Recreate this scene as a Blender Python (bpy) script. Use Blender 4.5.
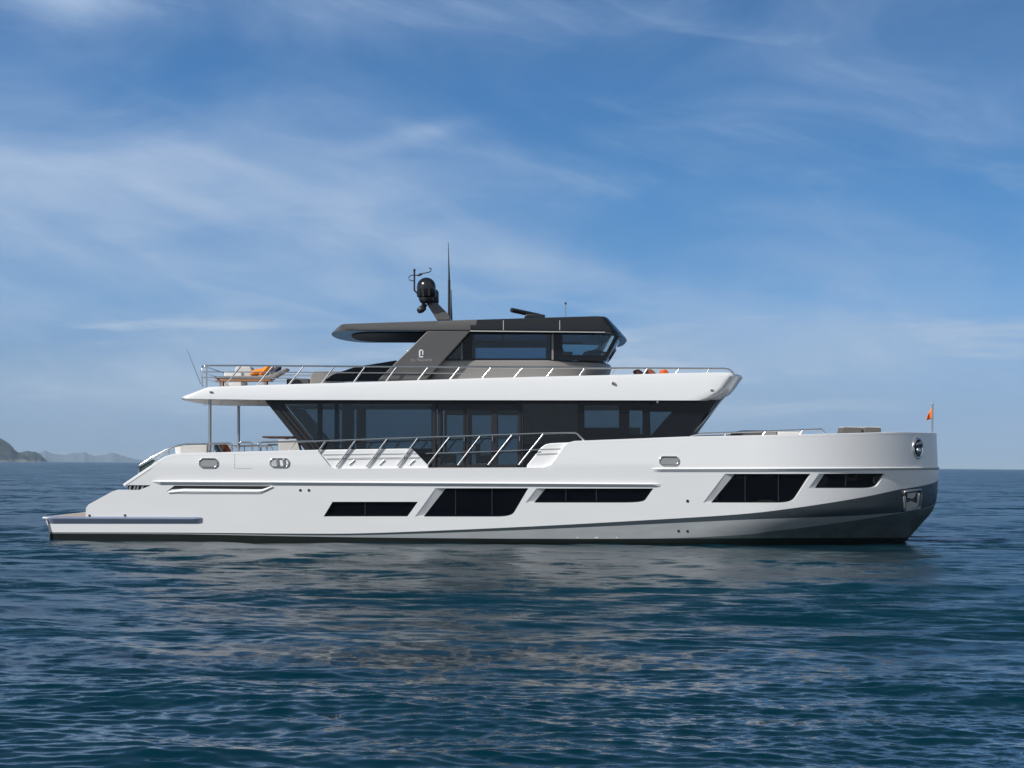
import bpy, bmesh, math, random
import numpy as np
from mathutils import Vector, Matrix
from mathutils.geometry import delaunay_2d_cdt

sc = bpy.context.scene
for o in list(bpy.data.objects):
    bpy.data.objects.remove(o)
col = sc.collection
random.seed(7)

# ------------------------------------------------------------------ camera, sky, sun, exposure
F, D, CX, HY = 1700.0, 60.0, 512.0, 465.0      # focal length in pixels, metres to the yacht's centreline
H = 2.63                                       # eye height above the water
ROLL = math.radians(0.46)
cam = bpy.data.cameras.new('camera')
cam_o = bpy.data.objects.new('camera', cam); col.objects.link(cam_o)
cam_o.location = (0, -D, H)
cam_o.rotation_euler = (math.radians(90), -ROLL, 0)
cam.sensor_width = 36.0
cam.lens = 36.0 * F / 1024.0
cam.shift_y = (HY - 384.0) / 1024.0
cam.clip_start = 0.5; cam.clip_end = 40000
sc.camera = cam_o

SUN_EL, SUN_AZ = math.radians(38), math.radians(50)     # azimuth: to the left of straight behind the camera
sdir = Vector((-math.sin(SUN_AZ)*math.cos(SUN_EL), -math.cos(SUN_AZ)*math.cos(SUN_EL), math.sin(SUN_EL)))
sun = bpy.data.lights.new('sun', 'SUN'); sun.energy = 4.7; sun.angle = math.radians(0.6); sun.color = (1, 0.985, 0.965)
sun_o = bpy.data.objects.new('sun', sun); col.objects.link(sun_o)
sun_o.rotation_euler = sdir.to_track_quat('Z', 'Y').to_euler()
sun_o.location = (0, 0, 50)

world = bpy.data.worlds.new('World'); sc.world = world
world.use_nodes = True
nt = world.node_tree; nt.nodes.clear()
def N(t, typ, **kw):
    n = t.nodes.new(typ)
    for k, v in kw.items():
        setattr(n, k, v)
    return n
def link(t, a, b): t.links.new(a, b)
def mathn(t, op, a, b=None, c=None, clamp=False):
    n = N(t, 'ShaderNodeMath', operation=op); n.use_clamp = clamp
    for i, v in enumerate((a, b, c)):
        if v is None: continue
        if isinstance(v, (int, float)): n.inputs[i].default_value = v
        else: link(t, v, n.inputs[i])
    return n.outputs[0]
def smooth(t, v, lo, hi):
    n = N(t, 'ShaderNodeMapRange', interpolation_type='SMOOTHSTEP')
    link(t, v, n.inputs[0]); n.inputs[1].default_value = lo; n.inputs[2].default_value = hi
    return n.outputs[0]
def mixc(t, fac, a, b, blend='MIX'):
    n = N(t, 'ShaderNodeMix', data_type='RGBA', blend_type=blend)
    if isinstance(fac, (int, float)): n.inputs[0].default_value = fac
    else: link(t, fac, n.inputs[0])
    for i, v in ((6, a), (7, b)):
        if isinstance(v, tuple): n.inputs[i].default_value = (*v, 1)
        else: link(t, v, n.inputs[i])
    return n.outputs[2]

def build_sky():
    t = nt
    tc = N(t, 'ShaderNodeTexCoord')
    sep = N(t, 'ShaderNodeSeparateXYZ'); link(t, tc.outputs['Generated'], sep.inputs[0])
    x, y, z = sep.outputs
    sky = N(t, 'ShaderNodeTexSky', sky_type='NISHITA')
    sky.sun_disc = False
    sky.sun_elevation = SUN_EL
    sky.sun_rotation = math.atan2(sdir.x, sdir.y)
    sky.altitude = 0; sky.air_density = 1.0; sky.dust_density = 0.4; sky.ozone_density = 2.0
    # a clear, deep sky: the pale band of the atmosphere is kept thin
    zz = mathn(t, 'MULTIPLY_ADD', z, 3.6, 0.055)
    cmb = N(t, 'ShaderNodeCombineXYZ'); link(t, x, cmb.inputs[0]); link(t, y, cmb.inputs[1]); link(t, zz, cmb.inputs[2])
    nrm = N(t, 'ShaderNodeVectorMath', operation='NORMALIZE'); link(t, cmb.outputs[0], nrm.inputs[0])
    link(t, nrm.outputs[0], sky.inputs[0])
    sc_ = N(t, 'ShaderNodeVectorMath', operation='SCALE'); link(t, sky.outputs[0], sc_.inputs[0]); sc_.inputs['Scale'].default_value = SKY_STRENGTH
    el0 = mathn(t, 'MULTIPLY', mathn(t, 'ARCSINE', z), 1/math.radians(60.0), clamp=True)
    rmp = N(t, 'ShaderNodeValToRGB'); link(t, el0, rmp.inputs[0])
    cr = rmp.color_ramp
    K = 2.5
    stops = [(0.0, (.66, .72, .90)), (0.5, (.68, .74, .94)), (2.2, (1.08, 1.10, 1.15)), (5.5, (1.25, 1.74, 1.90)), (8.9, (.88, 1.75, 2.14)), (12.1, (.84, 1.70, 2.16)), (15.1, (.86, 1.60, 2.02)), (19, (.50, 1.08, 1.22)), (26, (.38, .86, .93)), (45, (.36, .76, .82))]
    while len(cr.elements) < len(stops): cr.elements.new(0.5)
    for e_, (p_, c_) in zip(cr.elements, stops): e_.position = p_/60.0
    for e_, (p_, c_) in zip(cr.elements, stops): e_.color = (c_[0]/K, c_[1]/K, c_[2]/K, 1)
    sck = N(t, 'ShaderNodeVectorMath', operation='SCALE'); link(t, sc_.outputs[0], sck.inputs[0]); sck.inputs['Scale'].default_value = K
    base = mixc(t, 1.0, sck.outputs[0], rmp.outputs[0], 'MULTIPLY')
    # clouds: azimuth / elevation in degrees round the horizon
    az = mathn(t, 'MULTIPLY', mathn(t, 'ARCTAN2', x, y), 180/math.pi)
    el = mathn(t, 'MULTIPLY', mathn(t, 'ARCSINE', z), 180/math.pi)
    def coords(sx, sy, skew, off):
        c = N(t, 'ShaderNodeCombineXYZ')
        link(t, mathn(t, 'MULTIPLY', az, sx), c.inputs[0])
        link(t, mathn(t, 'MULTIPLY', mathn(t, 'MULTIPLY_ADD', az, skew, el), sy), c.inputs[1])
        c.inputs[2].default_value = off
        return c.outputs[0]
    def noise(vec, scale, detail, rough, dist=0.0):
        n = N(t, 'ShaderNodeTexNoise'); link(t, vec, n.inputs['Vector'])
        n.inputs['Scale'].default_value = scale; n.inputs['Detail'].default_value = detail
        n.inputs['Roughness'].default_value = rough; n.inputs['Distortion'].default_value = dist
        return n.outputs['Fac']
    def blob(a0, e0, ra, re, tilt=0.0):
        da = mathn(t, 'MULTIPLY_ADD', az, 1/ra, -a0/ra)
        de = mathn(t, 'MULTIPLY_ADD', mathn(t, 'MULTIPLY_ADD', az, -tilt, el), 1/re, -(e0 - tilt*a0)/re)
        r2 = mathn(t, 'ADD', mathn(t, 'MULTIPLY', da, da), mathn(t, 'MULTIPLY', de, de))
        return mathn(t, 'EXPONENT', mathn(t, 'MULTIPLY', r2, -1.0))
    soft = noise(coords(0.11, 0.26, 0.03, SEED), 1.0, 6, 0.56, 0.5)
    wisp = noise(coords(0.16, 0.60, 0.22, 8.4), 1.0, 8, 0.56, 0.7)
    low = noise(coords(0.10, 0.75, -0.02, 1.7), 1.0, 7, 0.58, 0.3)
    # where the cloud lies: a broad pale veil to the left, streaks in the middle, thin bands low down
    place = None
    for a0, e0, ra, re, tilt, k in PLACES:
        b = mathn(t, 'MULTIPLY', blob(a0, e0, ra, re, tilt), k)
        place = b if place is None else mathn(t, 'ADD', place, b)
    m1 = mathn(t, 'MULTIPLY', smooth(t, mathn(t, 'MULTIPLY_ADD', soft, 0.8, mathn(t, 'MULTIPLY', place, 0.42)), 0.29, 0.96), 0.86)
    m2 = mathn(t, 'MULTIPLY', smooth(t, mathn(t, 'ADD', wisp, mathn(t, 'MULTIPLY', place, 0.22)), 0.48, 0.98), 0.42)
    m3 = mathn(t, 'MULTIPLY', smooth(t, low, 0.50, 0.72), mathn(t, 'MULTIPLY', blob(-2, 3.4, 60, 2.4), 0.88))
    m = mathn(t, 'ADD', mathn(t, 'ADD', m1, m2), m3, clamp=True)
    fade = mathn(t, 'SUBTRACT', 1.0, smooth(t, el, 16, 50))
    m = mathn(t, 'MULTIPLY', m, mathn(t, 'MULTIPLY_ADD', fade, 0.9, 0.1))
    ccol = mixc(t, smooth(t, el, 1, 13), (0.45, 0.575, 0.735), (0.36, 0.49, 0.71))
    out = mixc(t, m, base, ccol)
    # unseen cloud veil added to the sun's half of the sky to neutralise the fill
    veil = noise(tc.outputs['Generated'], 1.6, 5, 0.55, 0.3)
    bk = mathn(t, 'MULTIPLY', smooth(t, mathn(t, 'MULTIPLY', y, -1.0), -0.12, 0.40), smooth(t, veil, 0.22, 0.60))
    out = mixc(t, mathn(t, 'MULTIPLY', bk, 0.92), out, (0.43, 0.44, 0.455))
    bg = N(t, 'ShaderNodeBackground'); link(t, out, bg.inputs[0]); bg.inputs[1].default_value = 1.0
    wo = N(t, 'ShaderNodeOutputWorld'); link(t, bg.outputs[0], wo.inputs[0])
SKY_STRENGTH = 0.09
SEED = 11.7
PLACES = [  # azimuth, elevation, half widths, tilt, amount
    (-15, 9.4, 7, 2.2, -0.05, 0.85),
    (-13, 6.2, 10, 2.2, 0.0, 0.45),
    (-6, 9.0, 5, 1.8, -0.15, 0.30),
    (0.5, 6.8, 4.5, 0.8, -0.22, 0.70),
    (-15.5, 15.0, 2.6, 0.7, -0.1, 0.9),
    (-3.2, 11.0, 2.2, .35, .25, 0.35),
    (7.5, 11.6, 2.8, 1.0, -0.2, 0.25),
    (-10, 2.4, 12, 1.2, 0.0, 0.6),
    (8, 3.6, 9, 1.4, 0.06, 0.55),
    (-3, 14.8, 12, 1.3, 0.0, 0.30),
]
build_sky()

sc.view_settings.view_transform = 'Standard'
sc.view_settings.look = 'None'
sc.view_settings.exposure = 0.0
sc.view_settings.gamma = 1.0
sc.view_settings.use_curve_mapping = False
sc.render.engine = 'CYCLES'
sc.cycles.use_denoising = True
sc.cycles.denoiser = 'OPENIMAGEDENOISE'
sc.cycles.denoising_input_passes = 'RGB_ALBEDO_NORMAL'
sc.cycles.denoising_prefilter = 'ACCURATE'
sc.cycles.max_bounces = 10
sc.cycles.transparent_max_bounces = 24
sc.cycles.sample_clamp_indirect = 4.0

# ------------------------------------------------------------------ materials
def mat(name, color, rough=0.5, metal=0.0, coat=0.0, noise=None, spec=0.5, transmission=0.0):
    m = bpy.data.materials.new(name); m.use_nodes = True
    t = m.node_tree; b = t.nodes['Principled BSDF']
    b.inputs['Base Color'].default_value = (*color, 1)
    b.inputs['Roughness'].default_value = rough
    b.inputs['Metallic'].default_value = metal
    b.inputs['Coat Weight'].default_value = coat
    b.inputs['Coat Roughness'].default_value = 0.05
    b.inputs['Specular IOR Level'].default_value = spec
    if noise:
        sx, sy, sz, amt = noise
        tc = N(t, 'ShaderNodeTexCoord'); mp = N(t, 'ShaderNodeMapping'); link(t, tc.outputs['Object'], mp.inputs[0])
        mp.inputs['Scale'].default_value = (sx, sy, sz)
        n = N(t, 'ShaderNodeTexNoise'); link(t, mp.outputs[0], n.inputs['Vector']); n.inputs['Scale'].default_value = 1; n.inputs['Detail'].default_value = 6
        f = mathn(t, 'MULTIPLY_ADD', n.outputs['Fac'], amt*2, 1-amt)
        mul = N(t, 'ShaderNodeVectorMath', operation='SCALE'); mul.inputs[0].default_value = color; link(t, f, mul.inputs['Scale'])
        link(t, mul.outputs[0], b.inputs['Base Color'])
        r = mathn(t, 'MULTIPLY_ADD', n.outputs['Fac'], 0.16, rough-0.08, clamp=True); link(t, r, b.inputs['Roughness'])
    return m

def glass_mat(name, tint, rough=0.0, ior=1.5):
    m = bpy.data.materials.new(name); m.use_nodes = True
    t = m.node_tree; t.nodes.clear()
    out = N(t, 'ShaderNodeOutputMaterial')
    tr = N(t, 'ShaderNodeBsdfTransparent'); tr.inputs[0].default_value = (*tint, 1)
    gl = N(t, 'ShaderNodeBsdfGlossy'); gl.inputs['Color'].default_value = (1, 1, 1, 1); gl.inputs['Roughness'].default_value = rough
    fr = N(t, 'ShaderNodeFresnel'); fr.inputs[0].default_value = ior
    mx = N(t, 'ShaderNodeMixShader'); link(t, fr.outputs[0], mx.inputs[0]); link(t, tr.outputs[0], mx.inputs[1]); link(t, gl.outputs[0], mx.inputs[2])
    link(t, mx.outputs[0], out.inputs[0])
    return m

M = {}
M['white'] = mat('white gelcoat', (0.785, 0.778, 0.772), 0.24, coat=0.5, noise=(0.5, 0.5, 2.2, 0.03))
M['white_matt'] = mat('white non slip deck', (0.72, 0.71, 0.69), 0.6)
M['strip'] = mat('light grey rubbing strip', (0.46, 0.455, 0.44), 0.4)
M['slate'] = mat('shaded slate hull paint', (0.046, 0.058, 0.067), 0.25, coat=0.3, noise=(0.6, 1, 3, 0.12))
M['grey'] = mat('grey hull paint', (0.31, 0.325, 0.33), 0.35, coat=0.2, noise=(1.2, 1, 5, 0.14))
M['antifoul'] = mat('black antifouling', (0.010, 0.013, 0.011), 0.4, noise=(1.5, 1, 6, 0.4), spec=0.35)
M['bluestrip'] = mat('blue grey bumper', (0.19, 0.225, 0.31), 0.4, noise=(2, 1, 8, 0.1))
M['teak'] = mat('bleached teak', (0.42, 0.33, 0.26), 0.7, noise=(1, 14, 1, 0.18))
M['chrome'] = mat('polished stainless', (0.72, 0.71, 0.69), 0.18, metal=1.0)
M['steel'] = mat('brushed stainless', (0.48, 0.47, 0.46), 0.35, metal=0.9)
M['pane'] = mat('black hull glass', (0.003, 0.004, 0.006), 0.03, spec=0.16)
M['blackglass'] = mat('black glass panel', (0.006, 0.007, 0.009), 0.03, spec=0.34)
M['glass'] = glass_mat('tinted saloon glass', (0.50, 0.57, 0.60))
M['bglass'] = glass_mat('blue tinted glass', (0.50, 0.61, 0.68))
M['clear'] = glass_mat('clear windscreen', (0.70, 0.78, 0.82))
M['fwd'] = glass_mat('forward side glass', (0.55, 0.68, 0.74))
M['frame'] = mat('charcoal window frame', (0.022, 0.022, 0.024), 0.35)
M['black'] = mat('gloss black', (0.010, 0.010, 0.011), 0.22, coat=0.4)
M['satinblack'] = mat('satin black', (0.016, 0.016, 0.017), 0.42)
M['bronze'] = mat('dark bronze grey paint', (0.105, 0.100, 0.096), 0.38, metal=0.15, coat=0.2, noise=(0.8, 1, 1, 0.04))
M['taupe'] = mat('taupe grey paint', (0.25, 0.235, 0.22), 0.38, metal=0.1, coat=0.2, noise=(0.8, 1, 1, 0.04))
M['interior'] = mat('dark interior', (0.06, 0.05, 0.045), 0.6)
M['ceiling'] = mat('grey soffit', (0.62, 0.62, 0.61), 0.45)
M['canvas'] = mat('light grey canvas', (0.55, 0.53, 0.50), 0.85, noise=(9, 9, 9, 0.08))
M['greyfabric'] = mat('warm grey fabric', (0.22, 0.205, 0.19), 0.9, noise=(9, 9, 9, 0.1))
M['darkfabric'] = mat('dark grey fabric', (0.075, 0.075, 0.08), 0.9, noise=(9, 9, 9, 0.1))
M['navy'] = mat('navy fabric', (0.03, 0.05, 0.085), 0.9, noise=(9, 9, 9, 0.1))
M['orange'] = mat('orange fabric', (0.85, 0.24, 0.012), 0.8, noise=(9, 9, 9, 0.08))
M['vermilion'] = mat('orange red fabric', (0.72, 0.11, 0.015), 0.85, noise=(9, 9, 9, 0.1))
M['rust'] = mat('rust fabric', (0.30, 0.085, 0.03), 0.85, noise=(9, 9, 9, 0.1))
M['brown'] = mat('brown fabric', (0.13, 0.055, 0.03), 0.85, noise=(9, 9, 9, 0.1))
M['wood'] = mat('varnished wood', (0.33, 0.15, 0.07), 0.35)
M['flag'] = mat('orange flag cloth', (0.85, 0.20, 0.02), 0.8)
M['flagred'] = mat('red flag cloth', (0.55, 0.03, 0.02), 0.8)
M['lens'] = mat('lamp lens', (0.75, 0.78, 0.8), 0.1)

# ------------------------------------------------------------------ helpers
YM = Matrix.Translation(Vector((0, 0, H))) @ Matrix.Rotation(-ROLL, 4, 'Y') @ Matrix.Translation(Vector((0, 0, -H)))
def W(px, py, y=-3.4):
    s = (D + y) / F
    return ((px - CX) * s, y, (HY - py) * s + H)
def WX(px, y=-3.4): return (px - CX) * (D + y) / F
def WZ(py, y=-3.4): return (HY - py) * (D + y) / F + H

class MB:
    def __init__(s, origin=(0, 0, 0)):
        s.v = []; s.f = []; s.sm = []; s.mi = []; s.o = origin; s.m = 0
    def add(s, vs, fs, smooth=False):
        b = len(s.v); s.v += [tuple(v) for v in vs]
        for f in fs:
            s.f.append(tuple(i + b for i in f)); s.sm.append(smooth); s.mi.append(s.m)
    def box(s, x0, x1, y0, y1, z0, z1):
        v = [(x, y, z) for x in (x0, x1) for y in (y0, y1) for z in (z0, z1)]
        s.add(v, [(0, 1, 3, 2), (4, 6, 7, 5), (0, 4, 5, 1), (2, 3, 7, 6), (0, 2, 6, 4), (1, 5, 7, 3)])
    def prism(s, poly, y0, y1):
        """poly: (x, z) points, extruded from y0 to y1"""
        n = len(poly)
        area = sum(poly[i][0]*poly[(i+1) % n][1] - poly[(i+1) % n][0]*poly[i][1] for i in range(n))
        if area < 0: poly = poly[::-1]
        if y0 > y1: y0, y1 = y1, y0
        v = [(x, y0, z) for x, z in poly] + [(x, y1, z) for x, z in poly]
        fs = [tuple(range(n)), tuple(range(2*n-1, n-1, -1))]
        fs += [(i, i+n, (i+1) % n+n, (i+1) % n) for i in range(n)]
        s.add(v, fs)
    def ppx(s, pts, y0, y1):
        """prism whose outline is measured on the plane y0"""
        s.prism([(WX(a, y0), WZ(b, y0)) for a, b in pts], y0, y1)
    def tube(s, pts, r, seg=8, r1=None, closed=False):
        pts = [Vector(p) for p in pts]; n = len(pts); rings = []
        up = Vector((0, 0, 1))
        for i, p in enumerate(pts):
            a = pts[i-1] if (i > 0 or closed) else p
            b = pts[(i+1) % n] if (i < n-1 or closed) else p
            d = (b - a).normalized()
            u = d.cross(up)
            if u.length < 0.05: u = d.cross(Vector((1, 0, 0)))
            u.normalize(); w = u.cross(d).normalized()
            rr = r if r1 is None else r + (r1 - r) * i / (n - 1)
            rings.append([p + (u*math.cos(2*math.pi*k/seg) + w*math.sin(2*math.pi*k/seg))*rr for k in range(seg)])
        v = [q for ring in rings for q in ring]
        fs = []
        for i in range(n if closed else n-1):
            j = (i+1) % n
            for k in range(seg):
                fs.append((i*seg+k, i*seg+(k+1) % seg, j*seg+(k+1) % seg, j*seg+k))
        s.add(v, fs, True)
        if not closed:
            s.add(rings[0], [tuple(range(seg-1, -1, -1))]); s.add(rings[-1], [tuple(range(seg))])
    def lathe(s, base, prof, seg=24, axis=(0, 0, 1), smooth=True):
        """prof: (radius, height) pairs along axis"""
        ax = Vector(axis).normalized(); u = ax.orthogonal().normalized(); w = ax.cross(u); b = Vector(base)
        v = []
        for r, h in prof:
            for k in range(seg):
                a = 2*math.pi*k/seg
                v.append(b + ax*h + (u*math.cos(a) + w*math.sin(a))*max(r, 1e-4))
        fs = [(i*seg+k, i*seg+(k+1) % seg, (i+1)*seg+(k+1) % seg, (i+1)*seg+k) for i in range(len(prof)-1) for k in range(seg)]
        s.add(v, fs, smooth)
    def grid(s, rows, smooth=True, closed=False, flip=False):
        m = len(rows[0]); v = [p for r in rows for p in r]; fs = []
        for i in range(len(rows)-1):
            for k in range(m if closed else m-1):
                a, b, c, d = i*m+k, i*m+(k+1) % m, (i+1)*m+(k+1) % m, (i+1)*m+k
                fs.append((a, d, c, b) if flip else (a, b, c, d))
        s.add(v, fs, smooth)
    def build(s, name, m, parent=None, bevel=0.0, seg=2, matrix=None, recalc=False):
        me = bpy.data.meshes.new(name)
        o = Vector(s.o)
        me.from_pydata([tuple(Vector(v) - o) for v in s.v], [], s.f)
        for p, sm_, mi in zip(me.polygons, s.sm, s.mi):
            p.use_smooth = sm_; p.material_index = mi
        for mm in (m if isinstance(m, (list, tuple)) else [m]): me.materials.append(mm)
        if recalc:
            bm = bmesh.new(); bm.from_mesh(me); bmesh.ops.remove_doubles(bm, verts=bm.verts, dist=1e-4)
            bmesh.ops.recalc_face_normals(bm, faces=bm.faces); bm.to_mesh(me); bm.free()
        ob = bpy.data.objects.new(name, me); col.objects.link(ob)
        if parent is not None: ob.parent = parent
        if bevel > 0:
            b = ob.modifiers.new('bevel', 'BEVEL'); b.width = bevel; b.segments = seg; b.limit_method = 'ANGLE'; b.angle_limit = math.radians(35)
            b.harden_normals = False
            for p in me.polygons: p.use_smooth = True
            me.set_sharp_from_angle(angle=math.radians(50))
        return ob

def tag(o, label=None, cat=None, group=None, kind=None):
    if label: o['label'] = label
    if cat: o['category'] = cat
    if group: o['group'] = group
    if kind: o['kind'] = kind
    return o
def thing(name, label, cat, base, group=None):
    """an Empty at a thing's base, base given in the yacht's own frame"""
    e = bpy.data.objects.new(name, None); col.objects.link(e); e.empty_display_size = 0.2
    e.matrix_world = YM @ Matrix.Translation(Vector(base))
    return tag(e, label, cat, group)
def aboard(mb, name, m, label, cat, group=None, **kw):
    """a thing of one mesh resting on the yacht; mb.o is its base"""
    o = mb.build(name, m, None, **kw)
    o.matrix_world = YM @ Matrix.Translation(Vector(mb.o))
    return tag(o, label, cat, group)

def catmull(pts, per=8):
    pts = [np.array(p, float) for p in pts]; out = []
    P = [2*pts[0]-pts[1]] + pts + [2*pts[-1]-pts[-2]]
    for i in range(1, len(P)-2):
        for k in range(per):
            t = k/per
            a, b, c, d = P[i-1], P[i], P[i+1], P[i+2]
            out.append(tuple(0.5*((2*b)+(c-a)*t+(2*a-5*b+4*c-d)*t*t+(-a+3*b-3*c+d)*t**3)))
    out.append(tuple(pts[-1])); return out

def pip(x, y, poly):
    c = False; n = len(poly); j = n-1
    for i in range(n):
        xi, yi = poly[i]; xj, yj = poly[j]
        if (yi > y) != (yj > y) and x < (xj-xi)*(y-yi)/(yj-yi)+xi: c = not c
        j = i
    return c
def densify(poly, step, closed=True):
    out = []; n = len(poly)
    for i in range(n if closed else n-1):
        a, b = poly[i], poly[(i+1) % n]
        L = math.hypot(b[0]-a[0], b[1]-a[1]); k = max(1, int(math.ceil(L/step)))
        out += [(a[0]+(b[0]-a[0])*j/k, a[1]+(b[1]-a[1])*j/k) for j in range(k)]
    if not closed: out.append(poly[-1])
    return out
def seg_dist(p, a, b):
    ax, ay = a; bx, by = b; dx, dy = bx-ax, by-ay; L = dx*dx+dy*dy
    t = 0 if L == 0 else max(0, min(1, ((p[0]-ax)*dx+(p[1]-ay)*dy)/L))
    return math.hypot(p[0]-ax-t*dx, p[1]-ay-t*dy)
def sheet(outer, holes, gx=0.0, gy=0.0):
    """triangulated 2D sheet with holes; returns points, triangles and the boundary loops' edges"""
    loops = [outer] + holes; vs = []; ed = []
    for lp in loops:
        b = len(vs); n = len(lp); vs += lp; ed += [(b+i, b+(i+1) % n) for i in range(n)]
    if gx > 0:
        x0 = min(p[0] for p in outer); x1 = max(p[0] for p in outer); y0 = min(p[1] for p in outer); y1 = max(p[1] for p in outer)
        segs = [(np.array(lp), np.roll(np.array(lp), -1, 0)) for lp in loops]
        A = np.concatenate([s[0] for s in segs]); B = np.concatenate([s[1] for s in segs])
        for i in range(1, int((x1-x0)/gx)+1):
            for j in range(1, int((y1-y0)/gy)+1):
                p = (x0+i*gx, y0+j*gy)
                if p[0] >= x1 or p[1] >= y1 or not pip(*p, outer) or any(pip(*p, h) for h in holes): continue
                d = B-A; L = (d*d).sum(1)+1e-12; tt = np.clip(((np.array(p)-A)*d).sum(1)/L, 0, 1)
                q = A+d*tt[:, None]-np.array(p)
                if (q*q).sum(1).min() < (0.35*min(gx, gy))**2: continue
                vs.append(p)
    r = delaunay_2d_cdt([Vector(v) for v in vs], ed, [], 0, 1e-5)
    P = [tuple(v) for v in r[0]]; T = []
    for f in r[2]:
        cx = sum(P[i][0] for i in f)/len(f); cy = sum(P[i][1] for i in f)/len(f)
        if pip(cx, cy, outer) and not any(pip(cx, cy, h) for h in holes):
            a = sum(P[f[i]][0]*P[f[(i+1) % len(f)]][1]-P[f[(i+1) % len(f)]][0]*P[f[i]][1] for i in range(len(f)))
            T.append(tuple(f) if a > 0 else tuple(reversed(f)))
    return P, T
def boundary(T):
    cnt = {}
    for f in T:
        for i in range(len(f)):
            e = (f[i], f[(i+1) % len(f)])
            cnt[e] = 1
    return [e for e in cnt if (e[1], e[0]) not in cnt]
def panel(mb, outer, holes, y, th, side):
    """flat wall with window openings; outlines in px on the near plane at -y"""
    cv = lambda lp: [(WX(a, -y), WZ(b, -y)) for a, b in lp]
    P, T = sheet(cv(outer), [cv(h) for h in holes])
    n = len(P); s = side
    v = [(p[0], s*y, p[1]) for p in P] + [(p[0], s*(y-th), p[1]) for p in P]
    fs = []
    for f in T:
        a = f if s < 0 else f[::-1]
        fs.append(a); fs.append(tuple(i+n for i in a[::-1]))
    for a, b in boundary(T):
        q = (b, a, a+n, b+n)
        fs.append(q if s < 0 else q[::-1])
    mb.add(v, fs)

# ------------------------------------------------------------------ hull surface
STEM = [(415, 935.5), (434, 936.6), (468, 938), (490, 937.6), (502, 936), (508, 934), (514, 930.5), (525, 920.5), (538, 909), (552, 893), (575, 850)]
SZ = np.array([WZ(a, 0) for a, b in STEM])[::-1]; SX = np.array([WX(b, 0) for a, b in STEM])[::-1]
_d = catmull(list(zip(SZ, SX)), 10); SZd = np.array([p[0] for p in _d]); SXd = np.array([p[1] for p in _d])
def xs(z): return np.interp(z, SZd, SXd)
def halfb(x, z):
    k = np.clip((z+0.1)/1.3, 0, 1); k = k*k*(3-2*k)
    x0 = 5.0+(8.0-5.0)*k; p = 2.1+0.15*k; q = 1.12+0.03*k
    B = 3.16+0.24*np.clip(z/2.6, 0, 1) - 0.5*np.clip(-z, 0, 2)
    t = np.clip((x-x0)/(xs(z)-x0), 0, 1)
    return B*np.power(np.maximum(1-t**p, 0), 1/q)
U0, U1 = 9.0, 16.0
def u2x(u, z):
    u = np.asarray(u, float)
    return np.where(u <= U0, u, U0+(xs(z)-U0)*np.sin(np.clip((u-U0)/(U1-U0), 0, 1)*math.pi/2))
def x2u(x, z):
    if x <= U0: return x
    return U0+(U1-U0)*2/math.pi*math.asin(min(1, max(0, (x-U0)/(xs(z)-U0))))
def hp(px, py):
    """pixel -> (u, z) on the near topside"""
    y = -3.3
    for _ in range(60):
        x = (px-CX)*(D+y)/F; z = (HY-py)*(D+y)/F+H
        x = min(x, float(xs(z)))
        y = 0.5*y-0.5*float(halfb(x, z))
    return (x2u(x, z), z)
def hxyz(u, z, off=0.0):
    x = float(u2x(u, z)); b = float(halfb(x, z))
    nx, ny, nz = hnorm(u, z)
    return (x - nx*off, -b - ny*off, z - nz*off)
def hnorm(u, z):
    e = 0.01
    x = float(u2x(u, z)); xm = min(x, float(xs(z))-0.004)
    bx = float(halfb(min(xm+e, float(xs(z))-1e-4), z)-halfb(xm-e, z))/(min(xm+e, float(xs(z))-1e-4)-xm+e)
    bz = float(halfb(x, z+e)-halfb(x, z-e))/(2*e)
    bx = max(bx, -6.0)
    if u >= U1-1e-3: bz = 0.0
    v = Vector((-bx, -1, -bz)).normalized()
    if u >= U1-1e-6: v = Vector((1, 0, 0))
    return v
def line_uz(pts, per=6):
    d = catmull(pts, per)
    return [hp(a, b) for a, b in d]

L1px = [(50, 532.3), (180, 532.6), (300, 533.6), (360, 533.3), (440, 530.5), (540, 526), (640, 520.5), (740, 514.2), (800, 507.2), (860, 497.7), (900, 489.3)]
L2px = [(50, 533), (180, 533.4), (300, 535.2), (360, 535.2), (440, 533), (540, 529.3), (640, 524.7), (740, 520), (800, 517.8), (850, 516), (900, 512.5)]
L3px = [(50, 533.4), (180, 534.2), (300, 536.4), (400, 537.8), (540, 538.7), (660, 538.4), (740, 535), (770, 531.5), (800, 528), (850, 521.2), (900, 513.2)]
tip = lambda py: (U1, WZ(py, 0))
def mk_line(px, tpy):
    pts = line_uz(px) + [tip(tpy)]
    u = np.array([p[0] for p in pts]); z = np.array([p[1] for p in pts])
    return lambda q: np.interp(q, u, z)
L1 = mk_line(L1px, 479.2); L2 = mk_line(L2px, 502.6); L3 = mk_line(L3px, 503.0)
UST = hp(50, 533)[0]

yacht = bpy.data.objects.new('motor_yacht', None); col.objects.link(yacht)
yacht.matrix_world = YM
tag(yacht, 'long white motor yacht with a dark upper storey and diagonal pillar on calm sea', 'yacht')

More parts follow.
